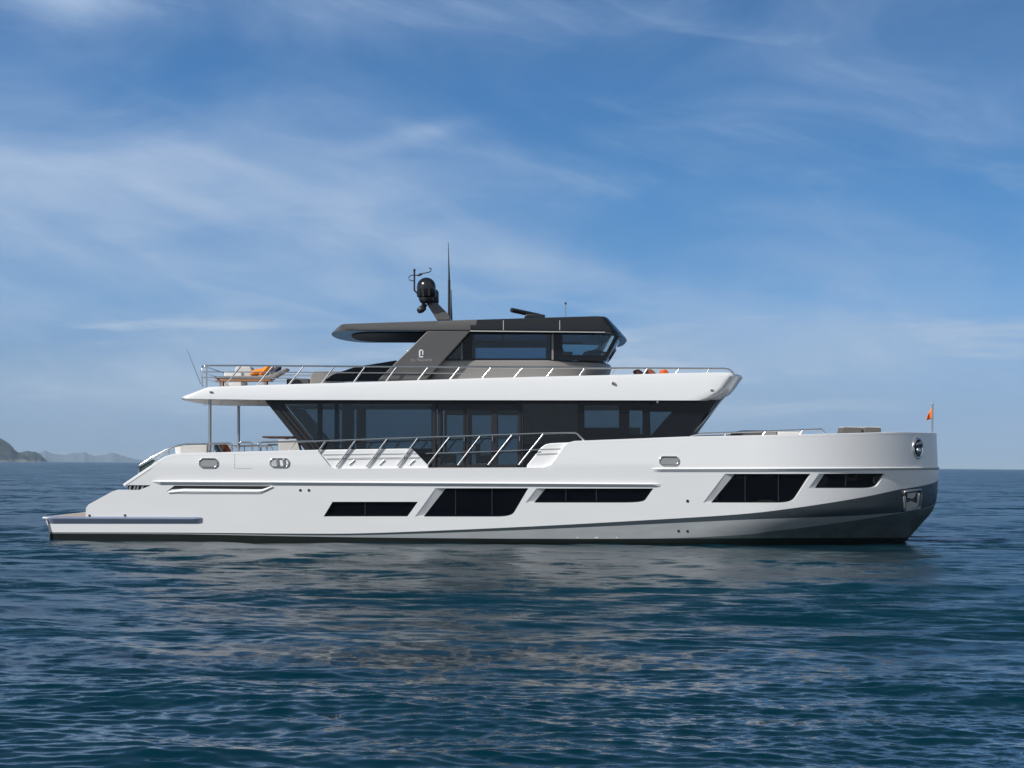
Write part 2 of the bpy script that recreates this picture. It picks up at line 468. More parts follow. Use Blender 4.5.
# --- white topsides with real window openings
ROUND = lambda pts: pts
def corner_curve(a, b, c, r=0.3, n=5):
    """replace corner b by a quadratic curve"""
    a, b, c = map(np.array, (a, b, c)); p = b+(a-b)*r; q = b+(c-b)*r
    return [tuple((1-t)**2*p+2*t*(1-t)*b+t*t*q) for t in np.linspace(0, 1, n)]
WIN = [  # window glass outline, then its sloping reveal (None if it has none)
    ([(332.5, 501.8), (418, 501.8), (407.3, 516.6), (323.6, 516.6)], None),
    ([(446, 488.2), (528.4, 488.2)] + corner_curve((529, 488.2), (511.5, 516.8), (423.6, 516.8), 0.15) + [(423.6, 516.8)], (435.5, 415)),
    ([(546, 488.4), (653.5, 488.4)] + corner_curve((654, 488.4), (643.5, 502.8), (534.2, 502.8), 0.18) + [(534.2, 502.8)], (536.5, 525.5)),
    ([(735.5, 473.8), (811, 473.8)] + corner_curve((812, 473.6), (792, 502.8), (711.5, 502.8), 0.16) + [(711.5, 502.8)], (725, 703)),
    ([(826, 473.6), (885, 473.6)] + corner_curve((885, 473.6), (875.5, 488.2), (816, 488.2), 0.2) + [(816, 488.2)], (819, 808.5)),
]
holes_uz = []; panes_uz = []; ramps_uz = []
for g, ramp in WIN:
    gz = [hp(*p) for p in g]
    tl, bl = g[0], g[-1]
    panes_uz.append(gz)
    if ramp:
        full = [(ramp[0], tl[1])] + g + [(ramp[1], bl[1])]
        ramps_uz.append([hp(ramp[0], tl[1]), hp(*tl), hp(*bl), hp(ramp[1], bl[1])])
    else:
        full = g; ramps_uz.append(None)
    holes_uz.append(densify([hp(*p) for p in full], 0.35))
# anchor pocket opening sits on the slate band, not on the white
TOP = [(86, 508), (88.5, 504.5), (112, 491.6), (117, 490), (139, 490), (150, 485.8), (150, 485.2), (123, 485),
       (124, 484), (150, 466.8), (160, 460), (166, 456.4), (172, 454.5), (180, 453.7), (245, 452), (300, 450.6), (316, 450.2), (319, 452.5),
       (330, 466.5), (334, 468.6), (544, 467.6), (551, 465), (556, 459), (564, 446.5), (568, 443), (575, 441.3), (630, 439.2), (684, 437), (760, 435.6), (830, 434), (900, 432.2)]
outline = [hp(50, 532.3), hp(45.8, 519.4), hp(85.5, 518.5)] + [hp(*p) for p in TOP]
outline = densify(outline, 0.25, closed=False)
top_u, top_z = outline[-1]
zt_tip = WZ(433.2, 0)
for k in range(1, 10):
    f = k/10; outline.append((top_u+(U1-top_u)*f, top_z+(zt_tip-top_z)*f))
zb_tip = WZ(479.2, 0)
for k in range(9): outline.append((U1, zt_tip+(zb_tip-zt_tip)*k/8))
outline.append((U1, zb_tip))
for u in np.arange(U1-0.2, UST+0.2, -0.2): outline.append((float(u), float(L1(u))))

def hull_shell(outer, holes, th, gx, gy):
    P, T = sheet(outer, holes, gx, gy)
    n = len(P)
    out = [hxyz(u, z) for u, z in P]; inn = [hxyz(u, z, th) for u, z in P]
    nr = [hnorm(u, z) for u, z in P]
    E = boundary(T)
    V = []; Fc = []; NR = []; SM = []
    for s in (-1, 1):
        fl = lambda f: tuple(f) if s < 0 else tuple(reversed(f))
        my = (lambda p: p) if s < 0 else (lambda p: (p[0], -p[1], p[2]))
        b = len(V)
        V += [my(p) for p in out]; NR += [my(tuple(q)) for q in nr]
        V += [my(p) for p in inn]; NR += [(0, 0, 0)]*n
        for f in T:
            Fc.append(fl(tuple(i+b for i in f))); SM.append(True)
            Fc.append(fl(tuple(i+b+n for i in f[::-1]))); SM.append(True)
        for a, c in E:
            if P[a][0] > U1-1e-4 and P[c][0] > U1-1e-4: continue
            k = len(V)
            V += [my(out[a]), my(out[c]), my(inn[c]), my(inn[a])]; NR += [(0, 0, 0)]*4
            Fc.append(fl((k+1, k, k+3, k+2))); SM.append(False)
    return V, Fc, NR, SM
def mesh_obj(name, V, Fc, NR, SM, m, parent):
    me = bpy.data.meshes.new(name); me.from_pydata(V, [], Fc)
    for p, s in zip(me.polygons, SM): p.use_smooth = s
    me.materials.append(m)
    if NR is not None: me.normals_split_custom_set_from_vertices(NR)
    o = bpy.data.objects.new(name, me); col.objects.link(o); o.parent = parent
    return o
V, Fc, NR, SM = hull_shell(outline, holes_uz, 0.14, 0.25, 0.17)
hull = mesh_obj('hull', V, Fc, NR, SM, M['white'], yacht)

def band(name, la, lb, m, rows=5, u0=None, off=0.0, usd=None):
    us = np.concatenate([np.arange(u0 if u0 is not None else UST, 4, 0.5), np.arange(4, U1, 0.15), [U1]])
    V = []; Fc = []; NR = []
    for s in (-1, 1):
        b = len(V)
        for r in range(rows+1):
            for u in us:
                z = la(u)+(lb(u)-la(u))*r/rows
                p = hxyz(u, z, off); q = hnorm(u, z)
                V.append((p[0], s*abs(p[1]), p[2])); NR.append((q[0], q[1] if s < 0 else -q[1], q[2]))
        m_ = len(us)
        for r in range(rows):
            for k in range(m_-1):
                f = (b+r*m_+k, b+(r+1)*m_+k, b+(r+1)*m_+k+1, b+r*m_+k+1)
                Fc.append(f if s < 0 else f[::-1])
    return mesh_obj(name, V, Fc, NR, [True]*len(Fc), m, yacht)
band('chine_shade', L1, L2, M['slate'])  # same grey paint as below, its down-facing shade put into the colour
band('lower_hull', L2, L3, M['grey'])
L4px = [(50, 533.5), (180, 534.3), (300, 536.5), (400, 537.9), (540, 538.8), (660, 538.6), (740, 538.2), (800, 538.0), (850, 537.8), (900, 537.6)]
_l4 = mk_line(L4px, 538.0)
L4 = lambda u: np.minimum(_l4(u), L3(u)-0.002)
M['forefoot'] = mat('dark green bow wedge', (0.095, 0.122, 0.12), 0.22, coat=0.5, noise=(1.6, 1, 4, 0.45))
band('forefoot', L3, L4, M['forefoot'], u0=hp(640, 538)[0])  # bow wedge set greener and lighter than the antifouling
band('hull_bottom', L4, lambda u: -0.9+0*u, M['antifoul'], rows=6)
tb = MB()
xt = float(u2x(UST, 0.3))
tb.add([(xt, -3.2, -0.9), (xt, 3.2, -0.9), (xt, 3.28, 0.36), (xt, -3.28, 0.36)], [(0, 3, 2, 1)])
tb.add([(xt, -3.28, 0.36), (xt, 3.28, 0.36), (WX(46), 3.28, 0.83), (WX(46), -3.28, 0.83)], [(0, 3, 2, 1)])
tb.build('transom', M['white'], yacht)

for gz, rz in zip(panes_uz, ramps_uz):
    for s in (-1, 1):
        d = densify(gz, 0.3)
        P, T = sheet(d, [], 0.4, 0.2)
        mb = MB()
        vs = [hxyz(u, z, 0.09) for u, z in P]
        vs = [(x, s*abs(y), z) for x, y, z in vs]
        mb.add(vs, [f if s < 0 else f[::-1] for f in T], True)
        w = mb.build('hull_window', M['pane'], yacht)
        if rz:
            a, b_, c_, d_ = rz
            mb = MB()
            q = [hxyz(*a, 0.004), hxyz(*b_, 0.092), hxyz(*c_, 0.092), hxyz(*d_, 0.004)]
            q = [(x, s*abs(y), z) for x, y, z in q]
            mb.add(q, [(0, 3, 2, 1) if s < 0 else (0, 1, 2, 3)])
            mb.build('window_reveal', M['white'], w)
# dividing bars inside the long panes
M['mullion'] = mat('dark window mullion', (0.028, 0.030, 0.034), 0.4)
for wi, pxs, y0, y1 in ((1, (455.5, 492), 488.8, 515.2), (2, (566, 596.5), 489, 501.4), (3, (745.5, 779), 474.4, 501.2), (4, (847,), 474.8, 486.4), (0, (365,), 502.6, 515.4)):
    for px in pxs:
        for w in [o for o in yacht.children if o.name.split('.')[0] == 'hull_window'][2*wi:2*wi+2]:
            s = -1 if sum(v.co.y for v in w.data.vertices) < 0 else 1
            a = hxyz(*hp(px, y0), 0.084); b = hxyz(*hp(px, y1), 0.084); mb = MB()
            mb.tube([(a[0], s*abs(a[1]), a[2]), (b[0], s*abs(b[1]), b[2])], 0.014, 6); mb.build('mullion', M['mullion'], w)

# --- cap along the top edge so that the edge is round
def cap(pts_px, r=0.055, tipto=False):
    uz = [hp(*p) for p in densify(pts_px, 6, closed=False)]
    if tipto:
        u0_, z0_ = uz[-1]
        uz += [(u0_+(U1-u0_)*k/14, z0_+(zt_tip-z0_)*k/14) for k in range(1, 15)]
    pts = [hxyz(u, z, 0.07) for u, z in uz]
    return [(x, y, z-0.058) for x, y, z in pts]
for s in (-1, 1):
    for seg_, tt in (([(124, 484.2), (150, 466.8), (160, 460), (166, 456.4), (172, 454.5), (180, 453.7), (245, 452), (300, 450.6), (316, 450.2)], False),
                     ([(568, 443), (575, 441.3), (630, 439.2), (684, 437), (760, 435.6), (830, 434), (900, 432.2)], True)):
        mb = MB(); mb.tube([(x, s*abs(y), z) for x, y, z in cap(seg_, tipto=tt)], 0.075, 10)
        mb.build('gunwale', M['white'], yacht)

# --- knuckle rails and rub strips (a proud moulding with a sloping underside)
def moulding(name, top, bot, m, out=0.07, pointed=True, tipend=None, steps=40):
    tu = [hp(*p) for p in densify(top, 8, closed=False)]
    bu = [hp(*p) for p in densify(bot, 8, closed=False)]
    if tipend:
        for lst, pz in ((tu, tipend[0]), (bu, tipend[1])):
            u0_, z0_ = lst[-1]; zz_ = WZ(pz, 0)
            lst += [(u0_+(U1-u0_)*k/16, z0_+(zz_-z0_)*k/16) for k in range(1, 17)]
    ua = max(tu[0][0], min(bu[0][0], tu[0][0])); ub = tu[-1][0]
    us = np.linspace(ua, ub, 60 if not tipend else 110)
    tz = np.interp(us, [p[0] for p in tu], [p[1] for p in tu]); bz = np.interp(us, [p[0] for p in bu], [p[1] for p in bu])
    for s in (-1, 1):
        mb = MB(); rows = []
        for u, a, b in zip(us, tz, bz):
            h = a-b
            e = min(1, (u-ua)/0.25) if pointed else 1
            if pointed and not tipend: e = min(e, (ub-u)/0.25)
            e = max(e, 0.0)
            pr = [(a+0.22*h, -0.004), (a, out*e), (a-0.14*h, out*e), (b, 0.006*e-0.004), (b-0.001, -0.004)]
            rows.append([(lambda p: (p[0], s*abs(p[1]), p[2]))(hxyz(u, z, -o_)) for z, o_ in pr])
        mb.grid(rows, smooth=False, flip=(s > 0))
        mb.m = 0
        ob = mb.build(name, m, yacht)
moulding('rub_rail', [(152, 481.3), (272, 481.7), (480, 482.9), (661, 483.8)], [(152, 485), (272, 485.6), (480, 486.4), (661, 487.2)], M['white'], 0.075)
moulding('rub_rail', [(651, 468.6), (760, 468.3), (900, 467.8)], [(651, 472.2), (760, 472.2), (800, 471.6), (860, 470.6), (900, 470.2)], M['white'], 0.06, tipend=(467.4, 469.8))
moulding('bumper_strip', [(45.5, 517.6), (203, 518.2)], [(48, 523.8), (206, 523.9)], M['bluestrip'], 0.09)

# --- black patch painted for the shadow in the slot under the aft strip
def decal_px(name, poly, m, off, parent, both=True, step=0.25):
    for s in ((-1, 1) if both else (-1,)):
        P, T = sheet(densify([hp(*p) for p in poly], step), [], 0.3, 0.2)
        mb = MB(); vs = [hxyz(u, z, -off) for u, z in P]
        n = len(vs); inn = [hxyz(u, z, 0.02) for u, z in P]
        A = [(x, s*abs(y), z) for x, y, z in vs]; B = [(x, s*abs(y), z) for x, y, z in inn]
        fs = [f if s < 0 else f[::-1] for f in T]
        for a, b in boundary(T): fs.append((b, a, a+n, b+n) if s < 0 else (a, b, b+n, a+n))
        mb.add(A+B, fs); o = mb.build(name, m, parent)
    return o
decal_px('slot_shade', [(174.5, 485.6), (271, 486.1), (262, 489.2), (183, 488.6), (172, 489.2), (166.5, 491.6)], M['satinblack'], 0.004, yacht)

# sunlit lip under the slot
def lip(name, top, bot, m, out=0.06):
    tu = [hp(*p) for p in densify(top, 6, closed=False)]; bu = [hp(*p) for p in densify(bot, 6, closed=False)]
    for s in (-1, 1):
        rows = []
        n = max(len(tu), len(bu))
        for f in np.linspace(0, 1, 50):
            a = [np.interp(f, np.linspace(0, 1, len(L_)), [p[i] for p in L_]) for L_ in (tu, bu) for i in (0, 1)]
            pr = [hxyz(a[0], a[1], -0.002), hxyz(a[0]+0.35*(a[2]-a[0]), a[1]+0.35*(a[3]-a[1]), -out), hxyz(a[0]+0.5*(a[2]-a[0]), a[1]+0.5*(a[3]-a[1]), -out), hxyz(a[2], a[3], 0.004)]
            rows.append([(x, s*abs(y), z) for x, y, z in pr])
        mb = MB(); mb.grid(rows, smooth=False, flip=(s > 0)); mb.build(name, m, yacht)
lip('slot_lip', [(168, 491.4), (184, 488.7), (262, 489.3), (271.5, 486.2)], [(169, 493.6), (190, 494.6), (262, 494.6), (274, 487)], M['white'], 0.04)
# --- swim platform
pf = MB()
xa_, xb_ = WX(40.2, -3.3), WX(150)
def plat_ring(xa, inset, z):
    pts = []
    for a in np.linspace(0, math.pi/2, 6): pts.append((xa+0.25-0.25*math.sin(a), -(3.27-inset)+0.25-0.25*math.cos(a), z))
    ring = pts + [(x, -y, z) for x, y, z in reversed(pts)]
    return ring + [(xb_, 3.27-inset, z), (xb_, -(3.27-inset), z)]
zp = WZ(517.0, -3.36)
rings = [plat_ring(xa_+0.12, 0.05, zp-0.13), plat_ring(xa_, 0.0, zp-0.05), plat_ring(xa_, 0.0, zp-0.015), plat_ring(xa_+0.03, 0.03, zp)]
for i in range(3): pf.grid([rings[i], rings[i+1]], smooth=False, closed=True, flip=True)
pf.add(rings[3], [tuple(reversed(range(len(rings[3]))))]); pf.add(rings[0], [tuple(range(len(rings[0])))])
plat = pf.build('swim_platform', M['white'], yacht, recalc=True)
tk = MB(); r_ = plat_ring(xa_+0.16, 0.16, zp+0.006); r0 = plat_ring(xa_+0.16, 0.16, zp+0.001)
tk.add(r_, [tuple(reversed(range(len(r_))))]); tk.grid([r0, r_], smooth=False, closed=True, flip=True)
tk.build('teak_deck', M['teak'], plat, recalc=True)
# stern block behind the platform, closing the after end
st = MB()
st.prism([(WX(86), zp+0.01), (WX(117), WZ(491)), (WX(128), WZ(491)), (WX(160), WZ(462)), (WX(200), WZ(456)), (WX(200), zp+0.01)], -3.12, 3.12)
st.build('stern_block', M['white_matt'], yacht)
sl = MB()
for a, b in ((126, 490.5), ):
    sl.box(WX(127), WX(150), -3.24, -3.135, WZ(490.3), WZ(485))
sl.build('recess_shade', M['satinblack'], yacht)  # black block put in for the dark inside the slot
for s in (-1, 1):
    for px in (129, 133.5, 136.5, 141):
        mb = MB(); mb.tube([(WX(px), s*3.28, WZ(490)), (WX(px+1.2), s*3.28, WZ(485.2))], 0.035, 8); mb.build('bollard', M['steel'], yacht)

for s in (-1, 1):
    q = [hxyz(*hp(*p), -0.001) for p in densify([(234.6, 453.5), (234.6, 468.4), (252, 468.2)], 4, closed=False)]
    mb = MB(); mb.tube([(x, s*abs(y), z) for x, y, z in q], 0.006, 6); mb.build('gate_seam', M['strip'], yacht)
# --- decks
dk = MB()
ZD = WZ(467.5)                                   # side deck, at eye level
dk.box(WX(166), WX(700), -3.2, 3.2, ZD-0.12, ZD)
dk.build('main_deck', M['teak'], yacht)
fd = MB(); rows = []
for u in np.linspace(x2u(WX(676), 3), U1-0.02, 60):
    z = WZ(439.5, -2)
    x = float(u2x(u, z)); b = max(float(halfb(x, z))-0.15, 0.0)
    rows.append([(x, -b, z), (x, -b/3, z+0.02), (x, b/3, z+0.02), (x, b, z)])
fd.grid(rows, smooth=False, flip=True)
fd.build('foredeck', M['white_matt'], yacht)

# --- inner bulwark in the side opening
for s in (-1, 1):
    mb = MB(); y0 = s*3.27; y1 = s*3.15
    cv = lambda pts: [(WX(a, -3.27), WZ(b, -3.27)) for a, b in pts]
    mb.prism(cv([(312, 449.9), (405, 448.6), (410, 448.6), (413, 449.6), (428.5, 465.6), (428.5, 470), (312, 471)]), y0, y1)
    p1 = mb.build('bulwark_panel', M['white'], yacht, bevel=0.03, seg=3)
    mb = MB()
    mb.prism(cv([(526.8, 465.4), (541.5, 447.2), (545.5, 444.4), (551, 443.2), (580, 441.8), (580, 471), (526.8, 471)]), y0, y1)
    p2 = mb.build('bulwark_panel', M['white'], yacht, bevel=0.03, seg=3)
    for (xa, xb, ya, yb, h, par) in ((322.5, 416.5, 454.6, 453.4, 0.9, p1), (326, 420, 458.8, 457.6, 1.7, p1), (538.5, 560.5, 449.2, 448.6, 1.0, p2), (535.5, 557.5, 454.2, 453.4, 1.4, p2)):  # thin grey strips added in place of the panel's grooves
        mb = MB(); mb.prism(cv([(xa, ya-h/2), (xb, yb-h/2), (xb-0.8, yb+h/2), (xa+1, ya+h/2)]), s*3.285, s*3.26)
        mb.build('groove_strip', M['strip'], par)
    for px in (349, 379, 409):  # steel strokes for the stanchion fittings and their cast shadows
        mb = MB(); a = W(px, 464.6, -3.28); b = W(px+5.5, 459.6, -3.28)
        mb.tube([(a[0], s*3.30, a[2]), (b[0], s*3.30, b[2])], 0.018, 8); mb.build('fitting_shadow_stroke', M['steel'], p1)

# --- hull fittings
def oval(px0, px1, py0, py1, n=28):
    r = (py1-py0)/2; cy = (py0+py1)/2; pts = []
    for k in range(n):
        a = 2*math.pi*k/n
        cx = px1-r if math.cos(a) >= 0 else px0+r
        pts.append((cx+r*math.cos(a), cy+r*math.sin(a)))
    return pts
def ring_on_hull(name, pts, m, r, parent, s):
    mb = MB(); q = [hxyz(*hp(*p), -0.012) for p in pts]
    mb.tube([(x, s*abs(y), z) for x, y, z in q], r, 8, closed=True)
    return mb.build(name, m, parent)
def patch_on_hull(name, pts, m, off, parent, s):
    P, T = sheet([hp(*p) for p in pts], [])
    mb = MB(); q = [hxyz(u, z, -off) for u, z in P]
    mb.add([(x, s*abs(y), z) for x, y, z in q], [f if s < 0 else f[::-1] for f in T])
    return mb.build(name, m, parent)
for s in (-1, 1):
    for (a, b, c, d, kind) in ((199.2, 217.8, 458.6, 467.2, 0), (270, 289, 458.6, 466.8, 1), (659.4, 678.8, 456.6, 465, 0)):
        f = ring_on_hull('fairlead', oval(a, b, c, d), M['chrome'], 0.027, yacht, s)
        if kind == 0:
            patch_on_hull('fairlead_door', oval(a+1, b-1, c+1, d-1), mat('brushed plate', (0.34, 0.34, 0.33), 0.5, metal=0.35) if 'plate' not in M else M['plate'], 0.010, f, s)
        else:
            patch_on_hull('fairlead_plate', oval(a+1, b-1, c+1, d-1), M['white'], 0.006, f, s)
            patch_on_hull('fairlead_opening', oval(a+1.6, a+8, c+1.8, d-1.8), M['strip'], 0.012, f, s)
            for q in (a+7.2, b-5.5):
                mb = MB(); p0 = hxyz(*hp(q, c+1), -0.02); p1_ = hxyz(*hp(q+1.0, d-1), -0.02)
                mb.tube([(p0[0], s*abs(p0[1]), p0[2]), (p1_[0], s*abs(p1_[1]), p1_[2])], 0.045, 8); mb.build('fairlead_roller', M['steel'], f)
    # through-hull outlets
    for (px, py, r) in ((300.3, 490.2, .9), (308.8, 490.2, .9), (687.5, 501, 1.0), (678.5, 531, .9), (687.5, 531.2, .9), (125, 515.3, .8), (89.5, 515.5, .8)):
        cp = hxyz(*hp(px, py), 0.0); n_ = hnorm(*hp(px, py))
        mb = MB(); mb.lathe((cp[0], s*abs(cp[1]), cp[2]), [(r*0.033*1.5, -0.01), (r*0.033*1.5, 0.012), (r*0.033, 0.014), (r*0.02, 0.004), (0, 0.004)], 12, (n_[0], n_[1] if s < 0 else -n_[1], n_[2]))
        mb.build('outlet', M['satinblack'], yacht)
    for (px, w) in ((577.5, 1.2), (596.5, 3.4), (616.5, 1.4)):  # white patches painted for the small lights along the waterline
        patch_on_hull('light_patch', [(px-w/2, 537), (px+w/2, 537), (px+w/2, 538), (px-w/2, 538)], M['white'], 0.006, yacht, s)
    # bow mooring port
    pts = [(917.4+4.6*math.cos(a), 448.2+9.6*math.sin(a)) for a in np.linspace(0, 2*math.pi, 28, endpoint=False)]
    f = ring_on_hull('bow_port', pts, M['chrome'], 0.05, yacht, s)
    patch_on_hull('port_recess', [(917.4+(x-917.4)*.9, 448.2+(y-448.2)*.9) for x, y in pts], M['satinblack'], 0.012, f, s)
    c1 = hxyz(*hp(917.2, 450.5), -0.03); n_ = hnorm(*hp(917.2, 450.5))
    mb = MB(); mb.lathe((c1[0], s*abs(c1[1]), c1[2]), [(0.10, 0), (0.12, 0.03), (0.09, 0.06), (0, 0.065)], 14, (n_[0], n_[1] if s < 0 else -n_[1], n_[2])); mb.build('port_lamp', M['chrome'], f)
    c1 = hxyz(*hp(917.8, 443.8), -0.03)
    mb = MB(); a = hxyz(*hp(914.5, 444.5), -0.05); b = hxyz(*hp(920.5, 442.8), -0.05)
    mb.tube([(a[0], s*abs(a[1]), a[2]), (b[0], s*abs(b[1]), b[2])], 0.055, 8); mb.build('port_roller', M['steel'], f)
    # anchor pocket
    ap = [(903.2, 491.6), (920, 489.4), (919.2, 507.6), (903.4, 510.4)]
    fr_uz = [hp(*p) for p in ap]
    mb = MB(); q = [hxyz(u, z, -0.02) for u, z in densify(fr_uz, 0.2)]
    mb.tube([(x, s*abs(y), z) for x, y, z in q], 0.055, 6, closed=True)
    po = mb.build('anchor_pocket', M['steel'], yacht)
    patch_on_hull('pocket_recess', ap, M['satinblack'], 0.008, po, s)
    mb = MB()
    for pl in ([(904.5, 503), (910, 501), (916, 503.2), (915.6, 506.6), (904.6, 508.6)], [(906, 493.5), (914.6, 492.4), (913.6, 496), (910.5, 498.6), (906.6, 497.4)]):
        k0 = [hxyz(*hp(*p), -0.02) for p in pl]; k1 = [hxyz(*hp(*p), -0.07) for p in pl]; n = len(pl)
        sg = lambda L_: [(x, s*abs(y), z) for x, y, z in L_]
        mb.add(sg(k0)+sg(k1), [tuple(range(n, 2*n))]+[(i, (i+1) % n, (i+1) % n+n, i+n) for i in range(n)])
    a = hxyz(*hp(917, 493), -0.05); b = hxyz(*hp(916.5, 507), -0.05)
    mb.tube([(a[0], s*abs(a[1]), a[2]), (b[0], s*abs(b[1]), b[2])], 0.05, 8)
    mb.build('anchor', M['strip'], po, recalc=True)

# ------------------------------------------------------------------ upper deck (white wing)
def plan_loop(xa, xf, hb, la, lf, pa=2.2, pf_=2.4, n_end=18, n_mid=44, skew=0.0):
    """closed plan outline, starting at the stern centreline, near side first; superelliptic ends"""
    side = []
    for k in range(n_end):
        a = math.pi/2*k/n_end; c, s_ = math.cos(a), math.sin(a)
        side.append((xa+la-la*c**(2/pa), hb*s_**(2/pa)))
    for k in range(n_mid+1):
        side.append((xa+la+(xf-lf-xa-la)*k/n_mid, hb))
    for k in range(n_end-1, -1, -1):
        a = math.pi/2*k/n_end; c, s_ = math.cos(a), math.sin(a)
        side.append((xf-lf+lf*c**(2/pf_), hb*s_**(2/pf_)))
    near = [(x, -y) for x, y in side]; far = [(x, y) for x, y in reversed(side[1:-1])]
    return near+far
def zline(pts, y):
    xx = [WX(a, y) for a, b in pts]; zz = [WZ(b, y) for a, b in pts]
    return lambda x: float(np.interp(x, xx, zz))
YD = 3.2
zbot = zline([(170, 398.6), (265, 399.8), (720, 400.4)], -YD)
ztop = zline([(200, 387.6), (213, 386.6), (258, 385), (360, 382.0), (480, 378), (611, 374.8), (680, 372.9), (735, 372.0)], -YD)
levels = [  # v, stern px, bow px (centreline), half breadth, v-height
    (-0.02, 178.5, 708, 3.12, 0.0), (0.02, 176.6, 709.5, YD, 0.0), (0.10, 175.6, 717.5, YD, 0.10), (0.28, 178.0, 726.5, YD, 0.28), (0.45, 183, 730.8, YD-0.005, 0.45), (0.7, 190, 735.4, YD-0.015, 0.70),
    (0.86, 195, 738.8, YD-0.025, 0.86), (0.93, 197, 738.2, YD-0.032, 0.93), (0.985, 199, 735.5, YD-0.04, 0.985), (1.0, 200.5, 733.5, YD-0.07, 1.0)]
ud = MB(); rings = []
for v, pa, pfx, hb, vh in levels:
    lp = plan_loop(WX(pa, -3.0), WX(pfx, 0), hb, 0.55, 0.85, 3.4, 2.3)
    rings.append([(x, y, zbot(x)+(ztop(x)-zbot(x))*vh) for x, y in lp])
for i in range(len(rings)-1): ud.grid([rings[i], rings[i+1]], smooth=True, closed=True)
nrg = len(rings[0])
ud.add([(x, y, z) for x, y, z in rings[-1]], [tuple(range(nrg))])
upper = ud.build('upper_deck', M['white'], yacht, recalc=True)
upper.data.set_sharp_from_angle(angle=math.radians(24))
sf = MB(); sf.add([(x, y, z) for x, y, z in rings[0]], [tuple(reversed(range(nrg)))])
sf.build('soffit', M['ceiling'], upper)
for px in (205, 222, 240, 258):
    for yy in (-1.6, 1.6):
        mb = MB(); mb.lathe((WX(px, yy), yy, zbot(0)-0.012), [(0.0, 0), (0.06, 0), (0.06, 0.012)], 12); mb.build('downlight', M['steel'], upper)

# lamps and fittings on the fascia
for s in (-1, 1):
    for px, py, r, m_ in ((613.3, 382.6, 2.6, M['steel']), (711.6, 390, 2.2, M['steel']), (211, 391.8, 2.4, M['steel'])):
        yy = YD-0.005
        mb = MB()
        mb.tube([(WX(px-r*.6, -yy), s*(yy+0.02), WZ(py, -yy)), (WX(px+r*.6, -yy), s*(yy+0.02), WZ(py+(1.2 if px < 640 and px > 300 else 0), -yy))], 0.045 if px < 640 and px > 300 else 0.028, 8)
        mb.build('deck_lamp', m_, upper)
    mb = MB(); mb.lathe((WX(657.5, -3.1), s*3.1, zbot(0)-0.10), [(0, 0), (0.04, 0.01), (0.05, 0.05), (0.03, 0.1)], 10); mb.build('deck_lamp', M['lens'], upper)
    mb = MB(); mb.lathe((WX(652.5, -3.0), s*3.0, zbot(0)-0.12), [(0, 0), (0.05, 0.01), (0.06, 0.06), (0.04, 0.12)], 10); mb.build('deck_lamp', M['satinblack'], upper)

# posts under the overhang
for s in (-1, 1):
    mb = MB(); mb.tube([(WX(209.8, -3.0), s*3.0, ZD), (WX(209.8, -3.0), s*3.0, zbot(0)+0.02)], 0.055, 12); mb.build('deck_post', M['steel'], yacht)

# ------------------------------------------------------------------ saloon
YS = 2.85
saloon = bpy.data.objects.new('saloon', None)
outer = [(264.5, 399.9), (718, 399.9), (686, 437.5), (684, 438), (684, 469), (322, 469), (304, 449)]
hA = [(284, 404), (317.5, 404), (317.5, 439), (311.5, 439)]
hB1 = [(322.5, 404), (334.5, 404), (334.5, 448.5), (322.5, 448.5)]
hB2 = [(338.5, 404), (431.5, 404), (431.5, 448.5), (338.5, 448.5)]
doors = [(440.4, 463), (468, 491.2), (496.8, 518.2)]
hC = [(523.5, 404), (577.5, 404), (577.5, 444), (523.5, 444)]
hD = [(584.5, 405), (619, 405), (619, 428), (584.5, 428)]
hE = [(629.5, 410.5), (642.5, 410.5), (642.5, 434), (629.5, 434)]
hF = [(650, 411.8), (672, 411.8), (650.6, 436)]
hDoor = [(436.8, 403.5), (521.2, 403.5), (521.2, 467.5), (436.8, 467.5)]
near_holes = [hA, hB1, hB2, hDoor, hC, hD, hE, hF]
far_holes = [hA, hB1, hB2, hDoor, [(585, 405), (705, 405), (682, 436), (585, 436)]]
mb = MB(); panel(mb, outer, near_holes, YS, 0.06, -1); panel(mb, outer, far_holes, YS, 0.06, 1)
saloon = mb.build('saloon', M['blackglass'], yacht)
